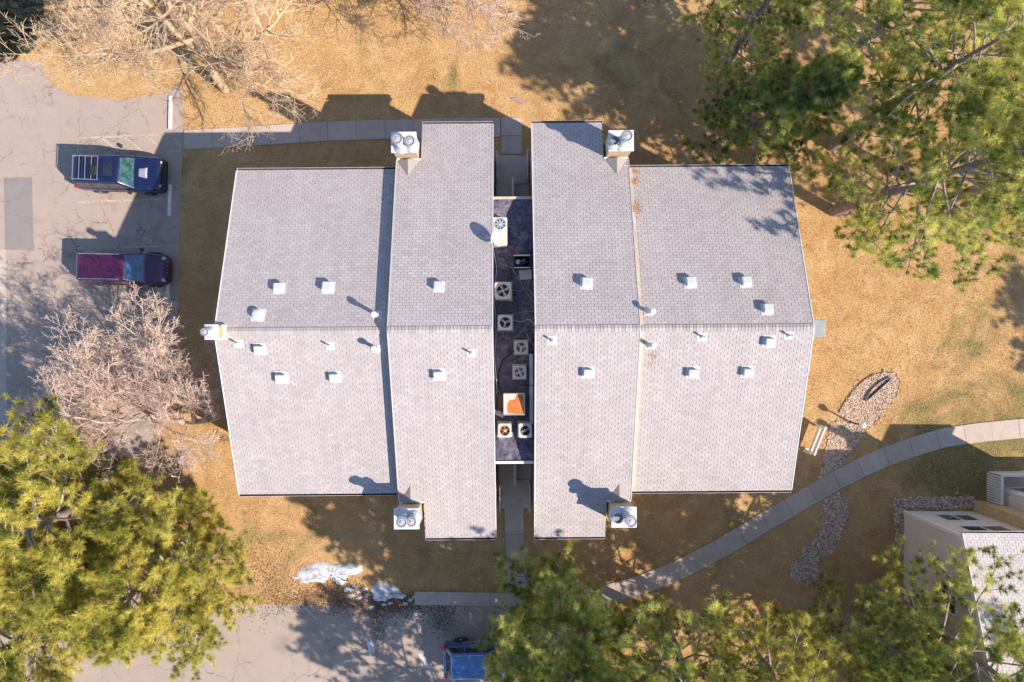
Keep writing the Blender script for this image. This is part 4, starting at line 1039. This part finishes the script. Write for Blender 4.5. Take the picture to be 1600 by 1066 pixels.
SUV = dict(nose=.26, hl=.90, L=4.7, W=1.96, zh=1.08, wheels=(-1.32, 1.38), dark_trim=True, ws='shade_glass',
           st=[(-1.0, .86, .45, .98), (-.96, .95, .38, 1.02), (-.7, 1.0, .33, 1.06), (-.2, 1.0, .32, 1.07), (.2, 1.0, .32, 1.08), (.42, .99, .33, 1.08), (.7, .98, .34, 1.06), (.9, .93, .38, 1.01), (.975, .84, .44, .93), (1.0, .74, .5, .84)],
           cab=dict(x0=-2.24, x1=.98, t0=-2.05, t1=.42, hb=.93, ht=.76, zb=1.06, zt=1.74))
r, cab = car(Vector((-21.35, 9.15, .004)), R(-2.2), 'p_blue', SUV, 'dark blue off-road car with slatted roof rack and hood scoop')
zt_ = 1.75
for s in (-1, 1):
    mb = MB(); mb.tube([(-1.98, s * .62, zt_ + .10), (-.62, s * .62, zt_ + .10)], .022, 6)
    for x in (-1.95, -1.3, -.65): mb.tube([(x, s * .62, zt_ - .03), (x, s * .62, zt_ + .1)], .018, 6)
    mb.build('rack_rail', M['chrome'], r)
for k in range(9):
    mb = MB(); x = -1.95 + k * .165; mb.box(x - .018, x + .018, -.62, .62, zt_ + .07, zt_ + .095); mb.build('rack_bar', M['black'] if k % 2 else M['chrome'], r)
mb = MB(); mb.bevbox(-.98, -.66, -.38, .1, zt_ + .10, zt_ + .2, .02, r=2, rc=.03); mb.build('rack_box', M['black'], r)
mb = MB(); mb.bevbox(-.36, .12, -.40, .40, zt_ + .002, zt_ + .022, .006, r=3, rc=.06); mb.build('sunroof', M['glass'], r)
mb = MB(); mb.add([(1.15, -.20, 1.10), (1.15, .20, 1.10), (1.62, .30, 1.095), (1.62, -.30, 1.095), (1.55, -.22, 1.17), (1.55, .22, 1.17), (1.2, .15, 1.13), (1.2, -.15, 1.13)], [(4, 5, 6, 7), (3, 2, 5, 4), (2, 1, 6, 5), (0, 3, 4, 7), (1, 0, 7, 6)]); mb.build('hood_scoop', simple('scoop_trim', (.30, .30, .36), .4, var=.1, bmp=0), r)
mb = MB()
mb.tube([(2.34, -.6, .62), (2.36, -.6, .95), (2.36, .6, .95), (2.34, .6, .62)], .035, 8); mb.build('bull_bar', M['black'], r)
VAN = dict(ws='sky_reflect_glass', L=4.72, W=1.84, zh=1.02, wheels=(-1.4, 1.42),
           st=[(-1.0, .88, .42, .98), (-.97, .95, .36, 1.04), (-.75, 1.0, .31, 1.06), (-.2, 1.0, .30, 1.06), (.25, 1.0, .30, 1.05), (.5, .98, .30, 1.02), (.74, .93, .32, .95), (.87, .82, .36, .88), (.95, .66, .42, .79), (1.0, .46, .46, .70)],
           cab=dict(x0=-2.33, x1=1.28, t0=-2.12, t1=.42, hb=.94, ht=.80, zb=1.02, zt=1.70))
r, cab = car(Vector((-21.1, 3.95, .004)), R(-1.2), 'p_maroon', VAN, 'maroon family car with silver roof rails and windscreen coloured like reflected sky')
for s in (-1, 1):
    mb = MB(); mb.tube([(-1.95, s * .66, 1.70), (-1.85, s * .66, 1.755), (.05, s * .66, 1.765), (.18, s * .66, 1.70)], .02, 6); mb.build('roof_rail', M['chrome'], r)
CAR3 = dict(L=4.45, W=1.80, zh=1.02, wheels=(-1.3, 1.34),
            st=[(-1.0, .84, .44, .96), (-.96, .94, .37, 1.02), (-.7, 1.0, .31, 1.05), (-.2, 1.0, .30, 1.05), (.25, 1.0, .30, 1.04), (.5, .98, .30, 1.02), (.74, .95, .32, .97), (.9, .86, .36, .90), (.975, .72, .42, .80), (1.0, .6, .46, .72)],
            cab=dict(x0=-2.15, x1=1.1, t0=-1.75, t1=.32, hb=.93, ht=.78, zb=1.03, zt=1.64))
r, cab = car(Vector((-1.5, -17.35, .004)), R(1.5), 'p_sky', CAR3, 'mid blue car with red tail lights half hidden under pines')
for s in (-1, 1):
    mb = MB(); mb.tube([(-1.6, s * .62, 1.65), (-1.5, s * .62, 1.69), (.0, s * .62, 1.70), (.1, s * .62, 1.65)], .018, 6); mb.build('roof_rail', M['chrome'], r)

# ------------------------------------------------------------------ snow, litter, small stones
def snow_patch(pts, label, h=.10):
    poly = [G(*p) for p in pts]; c = sum(poly, Vector()) / len(poly)
    mb = MB(); rings = []; rnd = random.Random(len(label))
    # densify outline with jitter
    out = []
    for i in range(len(poly)):
        a, b = poly[i], poly[(i + 1) % len(poly)]
        for k in range(4): p = a.lerp(b, k / 4); out.append(p + Vector((rnd.uniform(-.06, .06), rnd.uniform(-.06, .06), 0)))
    n = len(out)
    for f, z in ((1.0, .0), (.97, .035), (.85, .6), (.6, .85), (.3, 1.0)):
        rings += [c.lerp(p, f) + Vector((0, 0, z * h * rnd.uniform(.7, 1.25) + (.004 if f == 1 else .01))) for p in out]
    rings.append(c + Vector((0, 0, h)))
    fs = [(i * n + k, i * n + (k + 1) % n, (i + 1) * n + (k + 1) % n, (i + 1) * n + k) for i in range(4) for k in range(n)] + [(4 * n + k, 4 * n + (k + 1) % n, 5 * n) for k in range(n)]
    mb.add(rings, fs); me = mb.mesh('snow_patch')
    bm = bmesh.new(); bm.from_mesh(me); bmesh.ops.recalc_face_normals(bm, faces=bm.faces); bm.to_mesh(me); bm.free()
    tag(link('snow_patch', me, M['snow'], smooth=True), label, 'snow')
zs = lambda L: [(360 + x / 3.478, 760 + y / 3.478) for x, y in L]
snow_patch(zs([(370, 450), (430, 425), (490, 405), (560, 420), (620, 425), (660, 415), (715, 430), (720, 455), (690, 480), (650, 470), (630, 500), (640, 520), (600, 545), (575, 520), (540, 490), (500, 520), (440, 520), (390, 530), (370, 500)]), 'largest ragged white snow patch on the lawn edge')
snow_patch(zs([(765, 545), (800, 512), (850, 520), (890, 545), (930, 570), (965, 600), (930, 612), (880, 610), (830, 630), (780, 625), (770, 590)]), 'tapered snow patch next to the narrow concrete strip', .08)
snow_patch(zs([(615, 555), (630, 545), (642, 560), (635, 575), (618, 572)]), 'tiny round snow lump between the two larger snow patches', .05)
snow_patch(zs([(745, 830), (765, 820), (780, 860), (785, 905), (765, 920), (745, 900)]), 'thin icy snow sliver along a crack in the asphalt', .03)
snow_patch(zs([(1005, 900), (1060, 915), (1085, 985), (1065, 990), (1030, 940)]), 'slanted snow sliver near the blue car tail', .03)
snow_patch(zs([(985, 695), (1010, 682), (1045, 690), (1010, 705)]), 'flat snow scrap on the faded hatching', .025)

rs = random.Random(5)
for k, (x, y) in enumerate([(655, 560), (690, 575), (725, 560), (700, 605), (745, 590), (660, 595), (735, 620), (375, 470), (350, 500), (760, 655), (980, 615), (1010, 600), (950, 640), (830, 645), (870, 635), (680, 545)]):
    q = []
    for i in range(7):
        a = 2 * math.pi * i / 7; r_ = rs.uniform(9, 22); q.append((x + r_ * 1.3 * math.cos(a), y + r_ * .7 * math.sin(a)))
    snow_patch(zs(q), 'small thawing snow scrap among the leaf litter by the lawn edge', .03)
for o in list(col.objects):
    if o.get('label') == 'small thawing snow scrap among the leaf litter by the lawn edge': o['group'] = 'thawing snow scraps'

def leaf_scatter(name, cx, cy, sx, sy, n, size, mat, label, cat, z=.02, ang=0.0, zf=None, parent=None):
    x = rng.normal(0, sx, n); y = rng.normal(0, sy, n); X = cx + x * math.cos(ang) - y * math.sin(ang); Y = cy + x * math.sin(ang) + y * math.cos(ang)
    a = rng.uniform(0, 6.28, n); s = rng.uniform(size * .5, size, n); w = s * rng.uniform(.3, .6, n)
    base = np.array([(-1, 0, .0), (0, -1, .25), (1, 0, .1), (0, 1, .3)])
    vx = base[None, :, 0] * s[:, None]; vy = base[None, :, 1] * w[:, None]
    P = np.stack([vx * np.cos(a)[:, None] - vy * np.sin(a)[:, None] + X[:, None], vx * np.sin(a)[:, None] + vy * np.cos(a)[:, None] + Y[:, None], base[None, :, 2] * s[:, None] * rng.uniform(.2, 1.2, n)[:, None]], -1)
    zz = z if zf is None else np.array([zf(q, w_) for q, w_ in zip(X, Y)])[:, None]
    P[:, :, 2] += zz
    F = np.arange(n * 4).reshape(n, 4)
    o = link(name, np_mesh(name, P.reshape(-1, 3), F, rng.random(n)), M[mat], parent)
    if parent is None: tag(o, label, cat, kind='stuff')
    else: o['kind'] = 'stuff'
    return o
for px, py, sx, sy, n in [(600, 945, 1.5, .35, 2600), (540, 930, 1.2, .45, 1500), (470, 935, 1.1, .35, 900), (590, 965, .35, .8, 700), (690, 965, .5, .6, 900), (620, 940, .8, .3, 900)]:
    p = G(px, py); leaf_scatter('leaf_litter', p.x, p.y, sx, sy, n, .05, 'litter', 'dark fallen leaf litter along the lower lot edge', 'leaf litter')
p = G(415, 900); leaf_scatter('leaf_litter', p.x, p.y, .9, 1.2, 900, .05, 'litter', 'brown leaf litter at the lawn corner by the pines', 'leaf litter')
for px, py, sx, sy, n in [(991.5, 283, .10, .09, 90), (991.5, 325, .16, .16, 200), (994, 268, .1, .06, 60), (998, 480, .06, .6, 70), (1022, 556, .12, .25, 40)]:
    u, v = on_roof(px, py, .02)
    leaf_scatter('needle_litter', u, v, sx, sy, n, .045, 'needle_litter', '', '', zf=lambda q, w_: ZR - abs(w_ - V0) * PITCH + .028, parent=B1)
# small flagstone
p = G(812, 157); mb = MB(); mb.prism([(p.x - .5, p.y + .08), (p.x - .2, p.y + .16), (p.x + .15, p.y + .05), (p.x + .45, p.y - .1), (p.x + .2, p.y - .2), (p.x - .2, p.y - .06)], 0, .07)
tag(mb.build('flagstone', simple('red_stone', (.33, .22, .19), .9, var=.2, scale=5)), 'flat reddish stone slab on the lawn by the breezeway', 'stone')

# ------------------------------------------------------------------ grass blades
def grass(n):
    x = rng.uniform(-27.5, 30, n); y = rng.uniform(-19.5, 19.5, n); k = np.ones(n, bool)
    for poly in excl: k &= ~inpoly(x, y, poly)
    x, y = x[k], y[k]; n = len(x); x = x + rng.normal(0, .045, n); y = y + rng.normal(0, .045, n)
    a = rng.uniform(0, 6.28, n); h = rng.uniform(.03, .085, n); w = rng.uniform(.006, .016, n); lean = rng.uniform(.3, 1.5, n) * h
    ca, sa = np.cos(a), np.sin(a)
    V = np.empty((n, 3, 3)); b = a + 1.57 + rng.normal(0, .5, n)
    V[:, 0] = np.stack([x - ca * w, y - sa * w, np.zeros(n)], -1); V[:, 1] = np.stack([x + ca * w, y + sa * w, np.zeros(n)], -1); V[:, 2] = np.stack([x + np.cos(b) * lean, y + np.sin(b) * lean, h], -1)
    o = link('dry_grass', np_mesh('dry_grass', V.reshape(-1, 3), np.arange(n * 3).reshape(n, 3), rng.beta(2, 2, n)), M['grass'])
    tag(o, 'short dry grass blades covering the lawn', 'grass', kind='stuff')
grass(420000)

# ------------------------------------------------------------------ trees
def tubes_np(segs, nside):
    """segs: array (n, 8): p0(3) p1(3) r0 r1 -> V,F"""
    S = np.asarray(segs, float); n = len(S); p0, p1 = S[:, 0:3], S[:, 3:6]
    d = p1 - p0; d /= np.maximum(1e-9, np.linalg.norm(d, axis=1))[:, None]
    ref = np.where(np.abs(d[:, 2:3]) > .9, np.array([[1., 0, 0]]), np.array([[0, 0, 1.]])); a = np.cross(d, ref); a /= np.linalg.norm(a, axis=1)[:, None]; b = np.cross(d, a)
    V = np.empty((n, 2 * nside, 3))
    for k in range(nside):
        t = 2 * math.pi * k / nside; o = a * math.cos(t) + b * math.sin(t); V[:, k] = p0 + o * S[:, 6:7]; V[:, nside + k] = p1 + o * S[:, 7:8]
    f = np.array([(k, (k + 1) % nside, nside + (k + 1) % nside, nside + k) for k in range(nside)])
    return V.reshape(-1, 3), (f[None] + (np.arange(n) * 2 * nside)[:, None, None]).reshape(-1, 4)

def unit(v): return v / max(1e-9, np.linalg.norm(v))
def pine_meshes(seed, height, radius, base_frac, ntw=9, dens=1.0, shape='round'):
    r = np.random.default_rng(seed)
    trunk, limbs = [], []; tp, td = [], []
    # trunk with a gentle bend
    N = 12; bend = r.normal(0, .25, (4,)); pts = []
    for i in range(N + 1):
        t = i / N; pts.append(np.array([bend[0] * math.sin(t * 2.5) + bend[1] * t * t, bend[2] * math.sin(t * 2.1) + bend[3] * t * t, height * t]))
    r0 = .018 * height + .06
    for i in range(N): trunk.append([*pts[i], *pts[i + 1], r0 * (1 - .93 * i / N) + .015, r0 * (1 - .93 * (i + 1) / N) + .015])
    def tpt(z):
        t = z / height * N; i = min(N - 1, int(t)); return pts[i] + (pts[i + 1] - pts[i]) * (t - i)
    z = height * base_frac; az = r.uniform(0, 6.28)
    while z < height * .985:
        f = (z - height * base_frac) / (height * (1 - base_frac))
        prof = (min(1, .55 + f * 1.6) if f < .3 else 1.0) * (1 - max(0, f - .25) / .80) ** .75 if shape == 'round' else (1 - f) ** .8
        for _ in range(r.integers(2, 4)):
            az += 2.4 + r.normal(0, .35); L = radius * max(.12, prof) * r.uniform(.68, 1.1)
            if r.random() < .08: L *= .4
            el = r.normal(.12 + .55 * f, .12); d = np.array([math.cos(az) * math.cos(el), math.sin(az) * math.cos(el), math.sin(el)])
            p = tpt(min(z + r.uniform(-.15, .15), height * .98)); q = p.copy(); m = max(4, int(L / .5)); rad = .012 * L + .022; lp = [q.copy()]; dd = d.copy()
            for i in range(m):
                dd = unit(dd + r.normal(0, .10, 3) + np.array([0, 0, .05 if i > m * .5 else -.03])); nq = q + dd * L / m
                limbs.append([*q, *nq, rad * (1 - .8 * i / m), rad * (1 - .8 * (i + 1) / m)]); q = nq; lp.append(q.copy())
            # side branches
            nb = max(4, int(L * 3.6 * dens))
            for b in range(nb):
                s = .30 + .70 * (b + r.random()) / nb; i = min(m - 1, int(s * m)); o = lp[i] + (lp[i + 1] - lp[i]) * (s * m - i)
                dv = unit(lp[i + 1] - lp[i]); side = unit(np.cross(dv, [0, 0, 1])) * (1 if b % 2 else -1)
                bd = unit(dv * r.uniform(.5, 1.0) + side * r.uniform(.5, 1.0) + np.array([0, 0, r.normal(.18, .22)])); bl = min(1.6, L * .40) * (1.15 - .6 * s) * r.uniform(.7, 1.3) + .18
                bq = o; mm = 3
                for k in range(mm):
                    bd = unit(bd + r.normal(0, .14, 3) + np.array([0, 0, .10])); nq = bq + bd * bl / mm; limbs.append([*bq, *nq, .014 * (1 - k / mm) + .006, .014 * (1 - (k + 1) / mm) + .005]); 
                    nt = 2 if k == 0 else 3
                    if r.random() < .1: nt = 0
                    for t in range(nt):
                        tp.append(bq + (nq - bq) * r.random() + r.normal(0, .09, 3) + np.array([0, 0, .02])); td.append(unit(bd * .7 + r.normal(0, .45, 3) + np.array([0, 0, .75])))
                    bq = nq
                tp.append(bq); td.append(unit(bd + np.array([0, 0, .5])))
            tp.append(q); td.append(unit(dd + np.array([0, 0, .4])))
        z += height * .028 + r.uniform(0, .12)
    for _ in range(8): tp.append(pts[-1] + r.normal(0, .12, 3)); td.append(unit(np.array([0, 0, 1.]) + r.normal(0, .4, 3)))
    tp = np.array(tp); td = np.array(td); n = len(tp)
    # tufts of needles
    NN = 52; nd = r.normal(0, 1, (n, NN, 3)); nd /= np.linalg.norm(nd, axis=2)[:, :, None]; nd = nd * .95 + td[:, None, :] * .7; nd /= np.linalg.norm(nd, axis=2)[:, :, None]
    Ln = r.uniform(.15, .26, (n, NN)) * r.uniform(.8, 1.2, n)[:, None]; wd = r.uniform(.006, .0105, (n, NN))
    rv = r.normal(0, 1, (n, NN, 3)); sd = np.cross(nd, rv); sd /= np.linalg.norm(sd, axis=2)[:, :, None]
    o = tp[:, None, :] + nd * .015 + r.normal(0, .018, (n, NN, 3)); V = np.stack([o - sd * wd[:, :, None], o + sd * wd[:, :, None], o + nd * Ln[:, :, None]], 2).reshape(-1, 3)
    tone = np.repeat(np.clip(.5 + r.normal(0, .3, n), 0, 1), NN) + r.normal(0, .08, n * NN)
    cm = np_mesh('crown', V, np.arange(n * NN * 3).reshape(-1, 3), np.clip(tone, 0, 1))
    tv, tf = tubes_np(trunk, 9); tm = np_mesh('trunk', tv, tf); lv, lf = tubes_np(limbs, 4); lm = np_mesh('branches', lv, lf)
    for m_ in (tm, lm): m_.polygons.foreach_set('use_smooth', [True] * len(m_.polygons))
    tm.materials.append(M['bark']); lm.materials.append(M['limb']); cm.materials.append(M['f_green'])
    return tm, lm, cm
PV = {'tall': pine_meshes(11, 14.0, 4.6, .55, dens=.48), 'airy': pine_meshes(16, 11.0, 4.5, .26, dens=.62), 'broad': pine_meshes(12, 11.0, 4.4, .22), 'bushy': pine_meshes(13, 9.5, 4.0, .16, dens=1.15), 'slim': pine_meshes(14, 11.5, 3.2, .14, shape='cone', dens=.75), 'open': pine_meshes(15, 10.0, 4.2, .30, dens=.7)}
def pine(x, y, kind, s, rz, fol, label, sz=1.0):
    r = empty('pine_tree', (x, y, -.02), rz, label, 'pine tree', 'pines around the buildings'); r.scale = (s, s, s * sz)
    for nm, me in zip(('trunk', 'branches', 'crown'), PV[kind]):
        o = bpy.data.objects.new(nm, me); col.objects.link(o); o.parent = r
        if nm == 'crown' and fol != 'f_green': o.material_slots[0].link = 'OBJECT'; o.material_slots[0].material = M[fol]
for (px, py, kind, s, rz, fol, label, sz) in [
    (1300, 228, 'tall', 1.02, .4, 'f_green', 'tall open green pine whose long bare trunk shows over the lawn', 1),
    (1243, 160, 'tall', .95, 2.2, 'f_green', 'tall green pine with grey leaning trunk behind the corner pine', 1),
    (1150, 218, 'slim', 1.0, 1.0, 'f_dark', 'narrow dark green pine close to the front roof corner', 1),
    (1302, 330, 'airy', 1.2, 4.0, 'f_green', 'wide green pine shading the roof corner of the right wing', 1.15),
    (1440, 90, 'airy', 1.3, 5.2, 'f_green', 'broad sunlit pine beyond the two long trunked pines', 1),
    (1484, 312, 'airy', 1.2, .9, 'f_green', 'broad green pine at the open lawn side of the grove', 1),
    (225, 750, 'broad', 1.28, 2.9, 'f_yellow', 'big yellow green pine beside the pale bare tree', 1),
    (322, 858, 'bushy', 1.2, 1.2, 'f_yellow', 'bushy yellow green pine next to the snowy lawn corner', .85),
    (150, 930, 'broad', 1.2, 3.7, 'f_yellow', 'yellow green pine standing in the drive corner behind the bushy one', 1),
    (866, 968, 'bushy', 1.22, .3, 'f_green', 'green bushy pine over the blue car hood', 1),
    (1035, 965, 'airy', 1.2, 2.0, 'f_green', 'open light green pine below the curved walk', 1),
    (975, 1060, 'broad', 1.0, 4.4, 'f_green', 'dark pine standing behind the two lawn pines', 1),
    (1158, 985, 'airy', 1.05, 1.1, 'f_yellow', 'light yellow green pine between the curved walk and the sparse pines', 1),
    (1350, 1010, 'airy', .95, 2.6, 'f_green', 'green pine beside the low bay of the cream building', 1),
    (1128, 112, 'airy', .85, .7, 'f_green', 'light green pine behind the narrow dark one', 1),
    (140, 765, 'bushy', 1.1, 4.1, 'f_yellow', 'dense yellow green pine over the drive between its neighbours', 1),
    (830, 1165, 'airy', 1.0, 5.5, 'f_dark', 'pine beyond the lower lot casting shade on asphalt', 1),
    (1282, 935, 'airy', .78, 5.0, 'f_green', 'small sparse pine between the winding gravel and the cream wall', 1),
    (1366, 912, 'airy', 1.12, 3.3, 'f_green', 'sparse pine leaning over the cream building roof', 1),
    (1990, 655, 'airy', 1.1, 1.9, 'f_green', 'pine beyond the open lawn casting shade on its edge', 1)]:
    p = G(px, py); pine(p.x, p.y, kind, s, rz, fol, label, sz)

def bare_tree(name, x, y, seed, height, spread, mat, label, lean=(0, 0), r0=.2, kids=(6, 6, 6, 5, 4), tw=.010, first=.25, cat='bare tree', rz=0):
    r = np.random.default_rng(seed); segs = [[], []]
    def grow(p, d, L, rad, lev, up):
        m = 6 if lev < 2 else (4 if lev < 3 else (3 if lev < 4 else 2)); pts = [p.copy()]; q = p; dd = d
        rend = max(tw * .6, rad * (.35 if lev else .45))
        for i in range(m):
            dd = unit(dd + r.normal(0, .13 if lev < 4 else .2, 3) + np.array([0, 0, up])); nq = q + dd * L / m
            if nq[2] < .25: nq[2] = .25
            a, b = rad + (rend - rad) * i / m, rad + (rend - rad) * (i + 1) / m
            segs[0 if lev < 2 else 1].append([*q, *nq, a, b]); q = nq; pts.append(q.copy())
        if lev >= len(kids): return
        n = kids[lev]; n = max(2, int(n + r.integers(-1, 2)))
        for k in range(n):
            s = (first if lev == 0 else .22) + (1 - (first if lev == 0 else .22)) * (k + r.random()) / n; s = min(s, .999); i = min(m - 1, int(s * m)); o = pts[i] + (pts[i + 1] - pts[i]) * (s * m - i)
            dv = unit(pts[i + 1] - pts[i]); perp = unit(np.cross(dv, r.normal(0, 1, 3))); ang = r.uniform(.55, 1.05) if lev else r.uniform(.6, 1.15)
            nd = unit(dv * math.cos(ang) + perp * math.sin(ang)); 
            if lev == 0: nd = unit(nd * np.array([1, 1, .55]) + np.array([0, 0, .22]))
            fl = (1, .56, .52, .52, .55, .5)[lev] * r.uniform(.7, 1.25) * (1.15 - .5 * s if lev else 1.0)
            ll = L * fl if lev else spread * r.uniform(.75, 1.1) * (1.15 - .5 * s)
            grow(o, nd, ll, max(tw * .75, min(rad * .5, rad * (1 - s) * .6 + rad * .26)), lev + 1, .035 if lev < 2 else .02)
    d0 = unit(np.array([lean[0], lean[1], 1.0])); grow(np.zeros(3), d0, height * .62, r0, 0, .02)
    root = empty(name, (x, y, -.02), rz, label, cat)
    tv, tf = tubes_np(segs[0], 7); o = link('trunk', np_mesh('trunk', tv, tf), mat, root, smooth=True)
    bv, bf = tubes_np(segs[1], 3); link('crown', np_mesh('crown', bv, bf), mat, root)
    print(name, 'segs', len(segs[0]), len(segs[1]))
p = G(352, 140); bare_tree('bare_tree', p.x, p.y, 21, 12.0, 7.3, M['bark_tan'], 'large leafless tan tree with forked trunk over the lot corner', (-.10, .02), .26, (11, 10, 8, 6, 3), .0095, .20)
p = G(342, 650); bare_tree('bare_tree', p.x, p.y, 22, 8.0, 6.0, M['bark_pale'], 'pale leafless tree with curved trunk beside the left gable', (-.16, -.03), .17, (11, 10, 8, 6, 3), .0105, .16)
p = G(735, -18); bare_tree('bare_tree', p.x, p.y, 23, 7.0, 5.6, M['bark_pale'], 'pale leafless tree reaching over the upper lawn', (0, 0), .18, (10, 9, 7, 6, 3), .0105, .12)
p = G(552, -22); bare_tree('bare_tree', p.x, p.y, 24, 6.0, 4.2, M['bark_dark'], 'dark barked leafless tree at the upper lawn edge', (0, 0), .15, (8, 8, 6, 5), .012, .12)
p = G(1008, 2); bare_tree('bare_shrub', p.x, p.y, 25, 2.2, 1.3, M['bark_dark'], 'small dark leafless shrub in the shaded lawn', (0, 0), .04, (9, 6, 5, 4), .008, .05, 'shrub')
# low evergreen shrub at the drive corner
def shrub(px, py, rad, h, label, n=2600):
    c = G(px, py); r = empty('evergreen_shrub', (c.x, c.y, 0), 0, label, 'shrub')
    a = rng.uniform(0, 6.28, n); q = np.sqrt(rng.random(n)) * rad; zz = h * (1 - (q / rad) ** 2) * rng.uniform(.5, 1.05, n) + .05
    tp = np.stack([q * np.cos(a), q * np.sin(a), zz], -1); NN = 14
    nd = rng.normal(0, 1, (n, NN, 3)); nd[:, :, 2] = np.abs(nd[:, :, 2]); nd += np.stack([np.cos(a), np.sin(a), np.zeros(n)], -1)[:, None] * .8; nd /= np.linalg.norm(nd, axis=2)[:, :, None]
    L = rng.uniform(.08, .2, (n, NN)); sd = np.cross(nd, rng.normal(0, 1, (n, NN, 3))); sd /= np.linalg.norm(sd, axis=2)[:, :, None]; o = np.repeat(tp[:, None], NN, 1)
    V = np.stack([o - sd * .014, o + sd * .014, o + nd * L[:, :, None]], 2).reshape(-1, 3)
    link('foliage', np_mesh('foliage', V, np.arange(n * NN * 3).reshape(-1, 3), np.repeat(rng.uniform(0, 1, n), NN)), M['f_juniper'], r)
    S = [[0, 0, 0, *(tp[i] * .92), .03, .008] for i in range(0, n, 30)]; v_, f_ = tubes_np(S, 4); link('stems', np_mesh('stems', v_, f_), M['bark'], r)
shrub(8, 70, 1.0, .35, 'low grey green juniper at the corner of the drive', 1100)
shrub(36, 58, .9, .3, 'flat grey green juniper spreading onto the tan lawn corner', 900)
shrub(10, 25, 1.2, .4, 'wider grey green juniper behind the drive corner one', 1400)
shrub(42, 14, 1.0, .35, 'loose grey green juniper under the tan bare tree', 1000)
print('tris', sum(len(o.data.polygons) for o in bpy.data.objects if o.type == 'MESH'))
